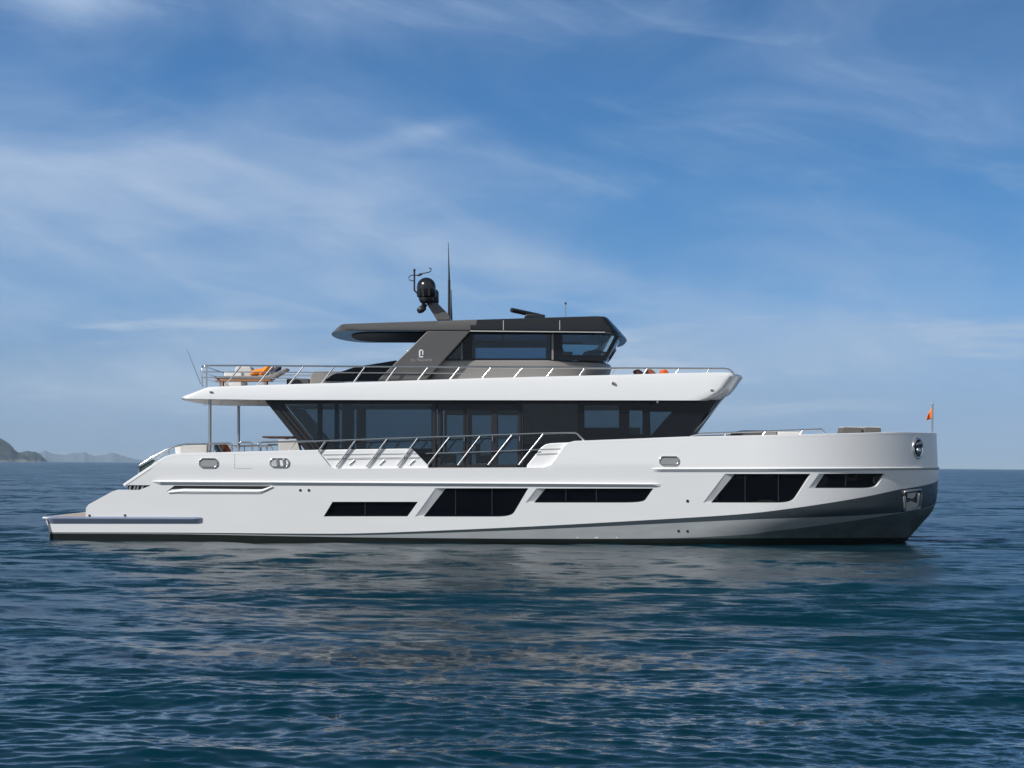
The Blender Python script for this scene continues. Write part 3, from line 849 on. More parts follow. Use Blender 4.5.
for s, hs in ((-1, near_holes), (1, far_holes)):
    for h in hs:
        if h is hDoor: continue
        mb = MB(); mb.prism([(WX(a, -YS), WZ(b, -YS)) for a, b in h], s*(YS-0.018), s*(YS-0.03))
        mb.build('window_pane', M['glass'], saloon)
    for (a, b) in doors:
        d0, d1 = a-3.0, b+2.6
        mb = MB(); panel(mb, [(d0, 404), (d1, 404), (d1, 467.2), (d0, 467.2)], [[(a, 410.3), (b, 410.3), (b, 464.5), (a, 464.5)]], YS-0.01, 0.05, s)
        dr = mb.build('door', M['frame'], saloon)
        mb = MB(); mb.prism([(WX(q, -YS), WZ(w, -YS)) for q, w in [(a, 410.3), (b, 410.3), (b, 464.5), (a, 464.5)]], s*(YS-0.03), s*(YS-0.04)); mb.build('door_pane', M['glass'], dr)
        mb = MB(); hx = WX(b+1.2, -YS); mb.tube([(hx, s*(YS+0.05), WZ(441, -YS)), (hx, s*(YS+0.05), WZ(436, -YS))], 0.018, 6); mb.build('handle', M['chrome'], dr)
    # door posts and dark slanted end post
    for a, b in ((432.2, 435.6), (521.6, 523)):
        mb = MB(); mb.prism([(WX(q, -YS), WZ(w, -YS)) for q, w in [(a, 401.5), (b, 401.5), (b, 468), (a, 468)]], s*(YS+0.03), s*(YS-0.002))
        mb.build('door_post', M['frame'], saloon)
    for (t0, t1, b0, b1, pr) in ((265.2, 271.2, 305.0, 311.6, 0.07), (272.8, 276.4, 313.4, 317.0, 0.05), (278, 281.2, 318.5, 321.7, 0.035)):
        mb = MB(); mb.prism([(WX(q, -YS), WZ(w, -YS)) for q, w in [(t0, 400.4), (t1, 400.4), (b1, 449.4), (b0, 449.4)]], s*(YS+pr), s*(YS-0.003))
        mb.build('end_post', M['satinblack'], saloon)
    mb = MB(); mb.prism([(WX(q, -YS), WZ(w, -YS)) for q, w in [(266, 400.3), (716, 400.3), (715, 402.6), (267.5, 402.6)]], s*(YS+0.02), s*(YS-0.001)); mb.build('header_trim', M['satinblack'], saloon)
# interior: floor furniture masses and a galley counter
mb = MB(); mb.box(WX(330), WX(680), -2.7, 2.7, ZD+0.005, ZD+0.03); mb.build('saloon_floor', M['interior'], saloon)
mb = MB(); mb.box(WX(535), WX(560), -1.2, 2.4, ZD+0.03, zbot(0)-0.05); mb.build('cabin_bulkhead', M['interior'], saloon)
mb = MB(); mb.box(WX(583, 1), WX(640, 1), 0.8, 1.3, ZD+0.03, WZ(427.6, 1)); mb.build('galley_counter', M['white_matt'], saloon, bevel=0.02)
M['curtain'] = mat('brown grey curtain', (0.10, 0.085, 0.075), 0.9)
for s in (-1, 1):
    mb = MB(); rows = []
    for k in range(41):
        x = WX(341.5, -YS)+(WX(352, -YS)-WX(341.5, -YS))*k/40
        rows.append([(x, s*(YS-0.16+0.035*math.sin(k*1.26)), ZD+0.05), (x, s*(YS-0.16+0.035*math.sin(k*1.26)), WZ(403, -YS))])
    mb.grid(rows); mb.build('curtain', M['curtain'], saloon)
for a, b in ((298, 304.5), (306.5, 317)):
    mb = MB(); mb.box(WX(a, -2.2), WX(b, -2.2), -2.25, -2.1, WZ(408.9, -2.2), WZ(408.1, -2.2)); mb.build('ceiling_lamp', M['white'], saloon)
# windscreen: raked and curved in plan
def raked(name, base_c, base_s, top_c, top_s, zb_py, zt_py, hb, ht, m, parent, pw=2.3, nrow=6, th=0.03):
    rows = []
    for r in range(nrow+1):
        f = r/nrow; row = []
        for k in range(-20, 21):
            t = abs(k)/20
            c = (1-t**pw)
            yb = k/20*hb; yt = k/20*ht
            xb = base_s+(base_c-base_s)*c; xt_ = top_s+(top_c-top_s)*c
            row.append((xb+(xt_-xb)*f, yb+(yt-yb)*f, zb_py+(zt_py-zb_py)*f))
        rows.append(row)
    mb = MB(); mb.grid(rows, smooth=True, flip=True)
    return mb.build(name, m, parent)
raked('windscreen', WX(691, 0), WX(684, -YS), WX(727.0, 0), WX(717, -YS), WZ(438, 0)-0.1, WZ(392, 0), YS-0.01, YS-0.01, M['blackglass'], saloon)
for s in (-1, 1):
    mb = MB(); mb.tube([(WX(689, -2.2)+0.05, s*2.2, WZ(436, -2.2)), (WX(722.5, -2.2)+0.06, s*2.2, WZ(397, -2.2))], 0.03, 6); mb.build('windscreen_bar', M['steel'], saloon)

# ------------------------------------------------------------------ pilothouse
YP = 2.45
zdk = lambda px: WZ(np.interp(px, [360, 480, 611, 680], [381.8, 378, 374.8, 372.9]), -YP)
# lower taupe wall with rounded nose
lw = MB(); rings = []
for zpy, aft, fwd, hb in ((382, 424, 607, YP), (366.5, 434, 611, YP), (365.8, 434, 611.5, YP+0.02), (361.5, 437, 610.5, YP+0.01), (360.2, 438, 608.5, YP-0.03)):
    lp = plan_loop(WX(aft, -YP), WX(fwd, 0), hb, 0.3, 2.6, 6, 2.0)
    rings.append([(x, y, WZ(zpy, -YP)+max(0, x-2)*0.0) for x, y in lp])
for i in range(len(rings)-1): lw.grid([rings[i], rings[i+1]], smooth=(i in (2, 3)), closed=True)
lw.add(rings[-1], [tuple(range(len(rings[-1])))])
pil = lw.build('pilothouse', M['taupe'], yacht, recalc=True)
pil.data.set_sharp_from_angle(angle=math.radians(35))
# glazing walls
outerP = [(441, 360.6), (471, 330), (621, 332.5), (606, 360.6)]
h1 = [(462.5, 342.5), (462.5, 358.4), (447.5, 358.4)]
h2 = [(472.6, 334.6), (550.2, 334.6), (550.2, 358.4), (472.6, 358.4)]
h3 = [(562.6, 334.6), (615, 335), (604.5, 355.4), (562.6, 354.6)]
for s in (-1, 1):
    mb = MB(); panel(mb, outerP, [h1, h2, h3], YP-0.06, 0.05, s)
    wl = mb.build('window_wall', M['blackglass'], pil)
    for h in (h1, h2, h3):
        mb = MB(); mb.prism([(WX(a, -YP), WZ(b, -YP)) for a, b in h], s*(YP-0.08), s*(YP-0.09)); mb.build('window_pane', M['fwd'] if h is h3 else M['bglass'], wl)
    for px, y0_, y1_, w_ in ((461.8, 342, 359.6, 0.5), (552.6, 333.4, 359.6, 0.9)):
        mb = MB(); mb.prism([(WX(a, -YP), WZ(b, -YP)) for a, b in [(px-w_, y0_), (px+w_, y0_), (px+w_, y1_), (px-w_, y1_)]], s*(YP-0.03), s*(YP-0.061)); mb.build('window_bar', M['taupe'], wl)
    # bars across the middle pane
    for (a, b, c, d) in () if s > 0 else ((472.6, 550.2, 343.0, 347.6), (501.2, 504.4, 334.6, 343), (472.6, 475.5, 334.6, 358.4), (546, 550.2, 334.6, 358.4)):
        mb = MB(); mb.prism([(WX(q, -YP), WZ(w, -YP)) for q, w in [(a, c), (b, c), (b, d), (a, d)]], s*(YP-0.095), s*(YP-0.115)); mb.build('sash_bar', M['frame'], wl)
    # light raked screen pillars
    mb = MB(); mb.tube([(WX(593, -1.9), s*1.9, WZ(354.5, -1.9)), (WX(613.5, -1.9), s*1.9, WZ(335, -1.9))], 0.07, 8); mb.build('screen_pillar', M['white'], pil)
raked('windscreen', WX(607.5, 0), WX(600, -YP), WX(622, 0), WX(613, -YP), WZ(361.2, 0), WZ(338.5, 0), YP-0.05, YP-0.05, M['clear'], pil)
mb = MB()
for s in (-0.6, 0.6, 1.6, -1.6):
    xo = 0.10-0.02*abs(s)
    mb.tube([(WX(607, 0)+xo-0.06*abs(s), s, WZ(361.5, 0)), (WX(613.5, 0)+xo-0.05*abs(s), s+0.1, WZ(351, 0))], 0.022, 6)
mb.build('wiper', M['satinblack'], pil)
mb = MB(); mb.prism([(WX(578, 0), WZ(360.4, 0)), (WX(582, 0), WZ(355.6, 0)), (WX(592, 0), WZ(353.4, 0)), (WX(604, 0), WZ(356, 0)), (WX(606, 0), WZ(360.4, 0))], -2.1, 2.1)
mb.build('dashboard', M['satinblack'], pil, bevel=0.05)
for yy in (-0.9, 0.9):
    mb = MB(); mb.prism([(WX(559, 0), WZ(360, 0)), (WX(557, 0), WZ(345, 0)), (WX(560, 0), WZ(345, 0)), (WX(563, 0), WZ(354, 0)), (WX(572, 0), WZ(354, 0)), (WX(570, 0), WZ(360, 0))], yy-0.35, yy+0.35)
    mb.build('helm_seat', M['satinblack'], pil, bevel=0.05)

# hardtop
YH = 2.9
zb_h = zline([(325, 330.4), (470, 330.6), (600, 332.2), (612, 333.4), (620, 335.6), (626, 337.4), (640, 339)], -YH)
zt_h = zline([(330, 324.6), (345, 323.6), (437, 320.6), (542, 317.4), (595, 315.9), (640, 315.2)], -YH)
lev = [(0.0, 335.0, 624.6, YH-0.04), (0.06, 333.2, 625.8, YH-0.005), (0.14, 333.3, 625.2, YH), (0.5, 337, 617, YH-0.01), (0.90, 341.8, 608.8, YH-0.02), (0.97, 343, 607, YH-0.035), (1.0, 344.5, 603.5, YH-0.09)]
ht = MB(); rings = []
for v, a, f_, hb in lev:
    lp = plan_loop(WX(a, 0), WX(f_, 0), hb, 1.1-0.7*v, 1.0-0.6*v, 2.15+0.5*v, 2.5)
    x0_, x1_ = WX(360, -YH), WX(590, -YH)
    ring = []
    for x, y in lp:
        w = max(0, min(1, (x-x0_)/1.5))*max(0, min(1, (x1_-x)/1.5))
        x2 = x+w*(v-0.5)*0.27
        ring.append((x2, y, zb_h(x2)+(zt_h(x2)-zb_h(x2))*v))
    rings.append(ring)
ncol = len(rings[0])
for i in range(len(rings)-1):
    for k in range(ncol):
        a, b = rings[i][k], rings[i][(k+1) % ncol]; c, d = rings[i+1][(k+1) % ncol], rings[i+1][k]
        xm = (a[0]+b[0])/2 - (lev[i][0]-0.5)*0.27
        ht.m = 0 if xm < WX(474, -YH) else 1
        ht.add([a, b, c, d], [(0, 1, 2, 3)], True)
ht.m = 1; ht.add(rings[-1], [tuple(range(ncol))])
hard = ht.build('hardtop', [M['bronze'], M['black']], yacht, recalc=True)
hard.data.set_sharp_from_angle(angle=math.radians(28))
M['under'] = mat('teal grey gloss soffit', (0.035, 0.055, 0.062), 0.15, coat=0.3)
mb = MB(); mb.add(rings[0], [tuple(reversed(range(ncol)))]); mb.build('soffit', M['under'], hard)
lp = plan_loop(WX(352.5, 0), WX(436, 0), 2.2, 1.2, 0.3, 2.3, 4)
mb = MB(); zz_ = zb_h(0)
q0 = [(x, y, zb_h(x)-0.002) for x, y in lp]; q1 = [(x, y, zb_h(x)-0.03) for x, y in lp]
mb.grid([q0, q1], smooth=False, closed=True, flip=True); mb.add(q1, [tuple(reversed(range(len(q1))))]); mb.build('sunroof_panel', mat('black louvre', (0.003, 0.003, 0.0035), 0.6, spec=0.15), hard, recalc=True)
for s in (-1, 1):
    for px in (503.4, 559.7):
        mb = MB(); a = (WX(px, -YH), WZ(330, -YH)); mb.prism([(a[0]-0.012, WZ(330, -YH)), (a[0]+0.012, WZ(330, -YH)), (a[0]+0.012, WZ(320.4, -YH)), (a[0]-0.012, WZ(320.4, -YH))], s*(YH+0.004), s*(YH-0.05))
        mb.build('seam_trim', M['strip'], hard)
    mb = MB(); mb.prism([(WX(470, -YH), WZ(331.4, -YH)), (WX(605, -YH), WZ(332.6, -YH)), (WX(605, -YH), WZ(331.8, -YH)), (WX(470, -YH), WZ(330.4, -YH))], s*(YH-0.01), s*(YH-0.07)); mb.build('edge_trim', M['strip'], hard)
    mb = MB(); mb.ppx([(427.4, 330.9), (470.4, 330.9), (425, 381), (377, 381)], -YH+0.01, -YH+0.35) if s < 0 else mb.prism([(WX(a, -YH), WZ(b, -YH)) for a, b in [(427.4, 330.9), (470.4, 330.9), (425, 381), (377, 381)]], YH-0.01, YH-0.35)
    pr = mb.build('pillar', M['bronze'], yacht, bevel=0.025, seg=2)
    if True:
        # emblem: an upright open link, and the maker's lettering beneath
        mb = MB(); yy = s*(YH-0.006)
        x0 = WX(421.2, -YH); z0 = WZ(353.4, -YH); sx = 1.0
        def bar(a, b, c, d):
            mb.box(x0+a, x0+b, min(yy, yy+s*0.012), max(yy, yy+s*0.012), z0+c, z0+d)
        bar(-0.075, -0.030, -0.115, 0.09); bar(-0.075, 0.065, -0.135, -0.095); bar(-0.055, 0.045, 0.09, 0.125); bar(0.035, 0.07, -0.05, 0.10)
        mb.build('emblem', M['lens'], pr)
        cu = bpy.data.curves.new('lettering', 'FONT'); cu.body = 'CL YACHTS'; cu.size = 0.112; cu.extrude = 0.004; cu.align_x = 'CENTER'; cu.space_character = 1.25
        tmp = bpy.data.objects.new('tmp', cu); col.objects.link(tmp)
        bpy.context.view_layer.update()
        me = bpy.data.meshes.new_from_object(tmp.evaluated_get(bpy.context.evaluated_depsgraph_get()))
        bpy.data.objects.remove(tmp)
        rot = Matrix.Rotation(math.radians(90), 4, 'X')
        if s > 0: rot = Matrix.Rotation(math.pi, 4, 'Z') @ rot
        me.transform(Matrix.Translation(Vector((WX(421.3, -YH), s*(YH-0.003), WZ(361.2, -YH)))) @ rot)
        me.materials.clear(); me.materials.append(M['strip'])
        lo = bpy.data.objects.new('lettering', me); col.objects.link(lo); lo.parent = pr
# dark raked glass hood over the stairs, abaft the pillar
mb = MB(); mb.ppx([(322, 381.5), (333, 374.4), (352, 367.8), (364, 365.4), (396.5, 360.2), (398, 362), (386, 381)], -2.7, -0.6)
sh = mb.build('stair_hood', M['pane'], yacht, bevel=0.04)

# mast with satellite dome
mb = MB(); mb.prism([(WX(426.5, 0), WZ(303.5, 0)), (WX(437, 0), WZ(302.8, 0)), (WX(450, 0), WZ(316, 0)), (WX(450, 0), WZ(320.5, 0)), (WX(437, 0), WZ(320.5, 0))], -0.14, 0.14)
mast = mb.build('mast', M['bronze'], yacht, bevel=0.02)
dx, rz = WX(426.7, 0), 0.335
mb = MB(); zb_ = WZ(298, 0)
prof = [(0.0, -0.02), (0.27, -0.02), (rz, 0.03), (rz, 0.36)] + [(rz*math.cos(a), 0.36+rz*math.sin(a)) for a in np.linspace(0.1, math.pi/2, 9)]
mb.lathe((dx, -0.25, zb_), prof, 28); dome = mb.build('satellite_dome', M['black'], mast)
mb = MB(); mb.lathe((dx, -0.25, zb_-0.2), [(0.0, 0), (0.20, 0), (0.27, 0.12), (0.26, 0.19)], 20); mb.build('dome_base', M['satinblack'], dome)
mb = MB()
for a in (-2.4, -1.85, -1.25): mb.box(dx+math.cos(a)*rz-0.025, dx+math.cos(a)*rz+0.025, -0.25+math.sin(a)*rz-0.02, -0.25+math.sin(a)*rz+0.02, zb_+0.03, zb_+0.34)
mb.build('dome_rib', M['satinblack'], dome)
mb = MB(); d2 = WX(433.6, 0.5); zb2 = WZ(304, 0.5)
mb.lathe((d2, 0.5, zb2), [(0, 0), (0.16, 0), (0.19, 0.05), (0.19, 0.36)] + [(0.19*math.cos(a), 0.36+0.19*math.sin(a)) for a in np.linspace(0.1, math.pi/2, 7)], 20); mb.build('satellite_dome', M['black'], mast)
mb = MB(); mb.tube([(WX(425, 0), -0.1, WZ(304, 0)), (WX(423, 0), -0.1, WZ(308.5, 0))], 0.1, 10)
mb.lathe((WX(421.8, 0), -0.25, WZ(310, 0)), [(0, -0.14), (0.1, -0.14), (0.13, 0), (0.09, 0.14), (0, 0.14)], 14, (-0.75, -0.45, -0.5)); mb.build('floodlight', M['satinblack'], mast)
mb = MB(); yw = -0.2
mb.tube([(WX(418, yw), yw, WZ(294, yw)), (WX(414.4, yw), yw, WZ(290.4, yw)), (WX(414.4, yw), yw, WZ(271, yw))], 0.032, 8)
mb.lathe((WX(414.4, yw), yw, WZ(271, yw)), [(0, -0.02), (0.045, 0), (0.045, 0.05), (0, 0.09)], 10)
mb.tube([(WX(p, yw), yw, WZ(q, yw)) for p, q in ((414, 275.3), (418.5, 275.4), (424, 273.2), (428.8, 272.4), (431, 270.8), (431.3, 268.8), (429, 268))], 0.02, 6)
mb.tube([(WX(p, yw), yw, WZ(q, yw)) for p, q in ((418, 275.4), (422, 273.8))], 0.045, 6)
mb.tube([(WX(p, yw), yw, WZ(q, yw)) for p, q in ((414.4, 275), (411, 275.4), (408.8, 277.4), (409.4, 280), (411.8, 280.8), (414.2, 280.6))], 0.018, 6)
mb.build('wind_sensor', M['satinblack'], mast)
# whip antennas
def whip(a, b, y, r0, r1, m_):
    mb = MB(); A = Vector(W(*a, y)); B = Vector(W(*b, y)); mb.tube([A.lerp(B, t) for t in (0, .3, .6, 1)], r0, 7, r1=r1); return mb.build('antenna', m_, yacht)
whip((449.4, 320.5), (449.2, 280), 0.0, 0.055, 0.045, M['satinblack'])
an = whip((449.2, 280), (448.3, 242.5), 0.0, 0.036, 0.008, M['satinblack'])
whip((451.8, 320.5), (451.2, 290), 0.8, 0.03, 0.012, M['satinblack'])
whip((565.4, 318), (565.6, 303), 0.0, 0.022, 0.018, M['steel'])
mb = MB(); mb.lathe(W(565.6, 303.4, 0), [(0.0, -0.04), (0.035, -0.03), (0.035, 0.03), (0, 0.05)], 10); mb.build('lamp_cap', M['satinblack'], yacht.children[-1])
whip((200.8, 384), (187, 349.5), -2.4, 0.016, 0.008, M['steel'])
mb = MB(); mb.lathe(W(449, 320.6, 0), [(0.09, -0.05), (0.09, 0.02), (0.06, 0.1), (0.05, 0.1)], 12); mb.build('antenna_base', M['strip'], an)
# open-array radar
mb = MB(); mb.prism([(WX(524, 0), WZ(318.4, 0)), (WX(526, 0), WZ(314.4, 0)), (WX(536, 0), WZ(314.2, 0)), (WX(545, 0), WZ(315.2, 0)), (WX(545, 0), WZ(318.4, 0))], -0.22, 0.22)
rad = mb.build('radar', M['satinblack'], yacht, bevel=0.03)
mb = MB(); A = Vector((WX(511.4, 0), -0.35, WZ(310.9, 0))); B = Vector((WX(540, 0), 0.35, WZ(315.2, 0))); dd = (B-A)
mb.tube([A, A.lerp(B, .05), A.lerp(B, .95), B], 0.085, 8); mb.build('radar_arm', M['satinblack'], rad)

# ------------------------------------------------------------------ rails
def rail(name, pts, y, r, s, m='chrome', parent=None):
    mb = MB(); mb.tube([(WX(a, -y), s*y, WZ(b, -y)) for a, b in pts], r, 8); return mb.build(name, M[m], parent or yacht)
yu = 3.08; ym = 3.33
up_st = [((224.5, 386.2), (241, 365.7)), ((256.7, 385.2), (273, 366)), ((289, 384), (303.8, 366.2)), ((321.5, 383), (334, 366.6)), ((353.6, 382), (365.3, 366.6)), ((386, 381), (397, 366.7)),
         ((417.8, 380), (428.5, 366.8)), ((450, 379), (459.8, 367.4)), ((482, 378), (491, 367.6)), ((514.2, 377), (522.6, 367.8)), ((546.6, 376.2), (554, 367.9)), ((579.4, 375.4), (585, 368)),
         ((611, 374.8), (615, 368.2)), ((643.5, 373.9), (647.5, 368.3)), ((676, 373), (679.4, 368.4)), ((707, 372.4), (709.5, 368.6))]
for s in (-1, 1):
    top = rail('guard_rail', [(202.4, 387), (201.6, 369.5), (202.6, 366.8), (205.5, 365.6), (240, 365.6), (360, 366.5), (480, 367.3), (583, 368), (680, 368.4), (724, 368.6), (729, 369.4), (733.5, 373)], yu, 0.03, s)
    for zt_, e in ((371.6, 470), (377, 300)):
        mb = MB(); mb.tube([(WX(202, -yu), s*yu, WZ(zt_+1, -yu)), (WX(205, -yu), s*yu, WZ(zt_+.3, -yu)), (WX(e, -yu), s*yu, WZ(zt_+1.6, -yu))], 0.018, 7); mb.build('mid_rail', M['chrome'], top)
    for a, b in up_st:
        mb = MB(); mb.tube([(WX(a[0], -yu), s*yu, WZ(a[1]+.4, -yu)), (WX(b[0], -yu), s*yu, WZ(b[1], -yu))], 0.028, 8); mb.build('stanchion', M['chrome'], top)
    mb = MB(); mb.tube([(WX(206.5, -yu), s*yu, WZ(388, -yu)), (WX(206.5, -yu), s*yu, WZ(365.8, -yu))], 0.028, 8); mb.build('stanchion', M['chrome'], top)
    main = rail('guard_rail', [(258, 444.5), (262, 442.2), (272, 442), (325.6, 440.9), (400, 438), (450, 436.6), (543.6, 433.3), (574, 432.7), (577, 433.6), (584.8, 441)], ym, 0.033, s)
    for a, b in (((317.2, 452.4), (325.6, 441)), ((335.9, 466.4), (355.7, 440)), ((366.2, 466), (387.2, 438.8)), ((397.2, 465.4), (418, 437.7)), ((427.4, 464.8), (449.8, 436.8)), ((457.7, 464.6), (480.5, 435.8)), ((488, 464.4), (512.3, 434.6)), ((518.6, 464.2), (543.6, 433.6))):
        mb = MB(); mb.tube([(WX(a[0], -ym), s*ym, WZ(a[1]+.6, -ym)), (WX(b[0], -ym), s*ym, WZ(b[1], -ym))], 0.03, 8); mb.build('stanchion', M['chrome'], main)
    mb = MB(); mb.tube([(WX(a, -ym), s*ym, WZ(b, -ym)) for a, b in ((426, 453.4), (480, 451.8), (538.5, 449.6))], 0.02, 7); mb.build('mid_rail', M['chrome'], main)
    mb = MB(); mb.tube([(WX(a, -ym), s*ym, WZ(b, -ym)) for a, b in ((288.5, 450.5), (296, 441.8))], 0.022, 7); mb.build('stanchion', M['chrome'], main)
    # stern quarter
    ster = rail('guard_rail', [(138.6, 474.5), (138.4, 466.5), (139.4, 465.4), (152, 457.6), (166, 450), (175, 446.4), (184, 444.6), (213, 443.8), (229.5, 443.4), (231.6, 444.6), (232, 452.6)], 3.25, 0.036, s)
    for a, b in (((148.8, 468.8), (165.5, 450.8)), ((169.2, 456.4), (169.2, 449.4)), ((213.6, 453.5), (213.6, 444))):
        mb = MB(); mb.tube([(WX(a[0], -3.25), s*3.25, WZ(a[1], -3.25)), (WX(b[0], -3.25), s*3.25, WZ(b[1], -3.25))], 0.026, 7); mb.build('stanchion', M['chrome'], ster)
    mb = MB(); mb.prism([(WX(a, -3.25), WZ(b, -3.25)) for a, b in ((139.4, 467), (152, 459.6), (158, 460.4), (139.4, 474))], s*3.22, s*3.2); mb.build('rail_panel', mat('dark green glass', (0.05, 0.075, 0.07), 0.15) if s < 0 else bpy.data.materials['dark green glass'], ster)
    rail('boarding_rail', [(239, 453), (238.9, 444), (240.4, 442.5), (250.5, 442.5), (252.2, 444), (252.4, 453)], 3.25, 0.032, s)
    rail('boarding_rail', [(258.6, 453), (258.6, 443.5), (260, 441.8)], 3.25, 0.032, s)
    rail('boarding_rail', [(258.6, 446.3), (270.5, 446.3), (272.2, 448), (272.3, 452)], 3.25, 0.032, s)
    # foredeck rail, following the bow
    pts = []
    for a, b in densify([(690, 436.4), (700, 433.6), (760, 431.4), (800, 430), (823, 429.2), (826.5, 433.4)], 12, closed=False):
        u, z = hp(a, b); p = hxyz(u, z, 0.12); pts.append((p[0], s*abs(p[1]), p[2]))
    mb = MB(); mb.tube(pts, 0.03, 7); fr_ = mb.build('guard_rail', M['chrome'], yacht)
    for a, b in (((763, 435.5), (766.5, 431.3)), ((801, 434.5), (804, 430)), ((725, 436), (727, 432.8))):
        p = hxyz(*hp(*a), 0.12); q = hxyz(*hp(*b), 0.12)
        mb = MB(); mb.tube([(p[0], s*abs(p[1]), p[2]), (q[0], s*abs(q[1]), q[2])], 0.024, 7); mb.build('stanchion', M['chrome'], fr_)
mb = MB(); A = W(932.8, 433.5, 0); B = W(932.6, 404.2, 0)
mb.tube([(A[0]-0.02, 0, A[2]), (B[0], 0, B[2])], 0.03, 8); mb.lathe(B, [(0.03, -.01), (.045, .02), (0, .06)], 8); mb.build('flagstaff', M['steel'], yacht)
# joining rail across the stern of the upper deck
mb = MB()
for zt_ in (365.7, 372.6, 378):
    mb.tube([(WX(202, -yu), -yu, WZ(zt_, -yu)), (WX(202, -yu), yu, WZ(zt_, -yu))], 0.024, 7)
mb.build('stern_rail', M['chrome'], yacht)

# ------------------------------------------------------------------ things aboard
def pillow(mb, c, ax, ay, az, rot=0.0, tilt=0.0):
    """a plump square cushion; ax, ay, az half sizes"""
    n = 10; R = Matrix.Rotation(rot, 3, 'Z') @ Matrix.Rotation(tilt, 3, 'Y'); c = Vector(c)
    for sg in (1, -1):
        rows = []
        for i in range(n+1):
            row = []
            for j in range(n+1):
                u = -1+2*i/n; v = -1+2*j/n
                pinch = 1-0.07*(1-u*u)*abs(v)**4 - 0.0
                h = max(0, (1-u**4))**0.6*max(0, (1-v**4))**0.6
                row.append(c+R @ Vector((ax*u*(1-0.08*(1-v*v)), ay*v*(1-0.08*(1-u*u)), sg*az*h)))
            rows.append(row)
        mb.grid(rows, smooth=True, flip=(sg < 0))
# sun lounger on the upper after deck
zu = lambda px, y: ztop(WX(px, y))
def lounger(y, label):
    base = (WX(245, y), y, ztop(WX(245, y)))
    t = thing('sun_lounger', label, 'sun lounger', base, 'sun loungers on the upper after deck')
    mb = MB(base); z0 = base[2]
    mb.box(WX(217, y), WX(272, y), y-0.36, y+0.36, z0+0.20, z0+0.26)
    mb.build('frame', M['wood'], t, bevel=0.02)
    for px in (222, 266):
        for d_ in (-0.3, 0.3):
            mb = MB(base); mb.box(WX(px, y)-0.03, WX(px, y)+0.03, y+d_-0.03, y+d_+0.03, z0, z0+0.20); mb.build('leg', M['wood'], t)
    mb = MB(base)
    mb.prism([(WX(216, y), z0+0.28), (WX(216, y), z0+0.36), (WX(225, y), z0+0.38), (WX(269, y), z0+0.38), (WX(287.5, y), z0+0.66), (WX(289, y), z0+0.60), (WX(273, y), z0+0.27)], y-0.34, y+0.34)
    mb.build('mattress', M['greyfabric'], t, bevel=0.03, seg=3)
    return z0+0.38
yl = -1.9
zl = lounger(yl, 'grey sun lounger with raised head end under the orange cushion')
mb = MB((WX(257.5, yl-.1), yl-.1, zl)); pillow(mb, (WX(257.5, yl-.1), yl-.1, zl+0.13), 0.27, 0.25, 0.11, 0.2, -0.25)
aboard(mb, 'cushion', M['orange'], 'bright orange cushion on the aft end of the lounger', 'cushion', 'cushions on the upper after deck')
mb = MB((WX(266.5, yl-.1), yl-.1, zl)); pillow(mb, (WX(267, yl-.1), yl-.1, zl+0.20), 0.25, 0.27, 0.11, -0.2, -0.75)
aboard(mb, 'cushion', M['orange'], 'bright orange cushion leaning on the raised end of the lounger', 'cushion', 'cushions on the upper after deck')
mb = MB((WX(276, yl+.4), yl+.4, zl)); pillow(mb, (WX(276, yl+.5), yl+.5, zl+0.22), 0.24, 0.26, 0.10, 0.1, -0.7)
aboard(mb, 'cushion', M['navy'], 'navy cushion behind the two orange ones', 'cushion', 'cushions on the upper after deck')
# armchair and planter behind
y_ = 0.2; base = (WX(238, y_), y_, ztop(WX(238, y_)))
t = thing('armchair', 'pale grey armchair with slanted back behind the lounger', 'armchair', base)
z0 = base[2]
mb = MB(base); mb.box(WX(228, y_), WX(246, y_), y_-0.4, y_+0.4, z0+0.12, z0+0.48); mb.build('seat', M['canvas'], t, bevel=0.05, seg=3)
mb = MB(base); mb.prism([(WX(240, y_), z0+0.45), (WX(236, y_), z0+0.72), (WX(239, y_), z0+0.86), (WX(252, y_), z0+0.84), (WX(257, y_), z0+0.45)], y_-0.42, y_+0.42); mb.build('backrest', M['canvas'], t, bevel=0.05, seg=3)
for dx_ in (-0.25, 0.25):
    for d_ in (-0.32, 0.32):
        mb = MB(base); mb.box(base[0]+dx_-0.03, base[0]+dx_+0.03, y_+d_-0.03, y_+d_+0.03, z0, z0+0.12); mb.build('leg', M['steel'], t)
y_ = -0.9; base = (WX(232, y_), y_, ztop(WX(232, y_)))
mb = MB(base); mb.prism([(WX(225.6, y_), base[2]+0.005), (WX(225.6, y_), base[2]+0.62), (WX(243, y_), base[2]+0.58), (WX(243, y_), base[2]+0.005)], y_-0.3, y_+0.3)
aboard(mb, 'deck_box', M['white_matt'], 'white deck locker between the stern rail and the lounger', 'locker', bevel=0.03)
# sofa back by the stair hood
y_ = -1.6; base = (WX(320, y_), y_, ztop(WX(320, y_)))
t = thing('sofa', 'rounded taupe sofa back abaft the dark stair hood', 'sofa', base)
mb = MB(base); z0 = base[2]
mb.prism([(WX(309, y_), z0+0.04), (WX(310, y_), z0+0.42), (WX(313, y_), z0+0.50), (WX(345, y_), z0+0.50), (WX(345, y_), z0+0.04)], y_+0.1, y_+1.6); mb.build('backrest', M['greyfabric'], t, bevel=0.08, seg=4)
mb = MB(base); mb.box(WX(286, y_), WX(309, y_), y_+0.1, y_+1.6, z0+0.004, z0+0.25); mb.build('seat', M['darkfabric'], t, bevel=0.06, seg=3)
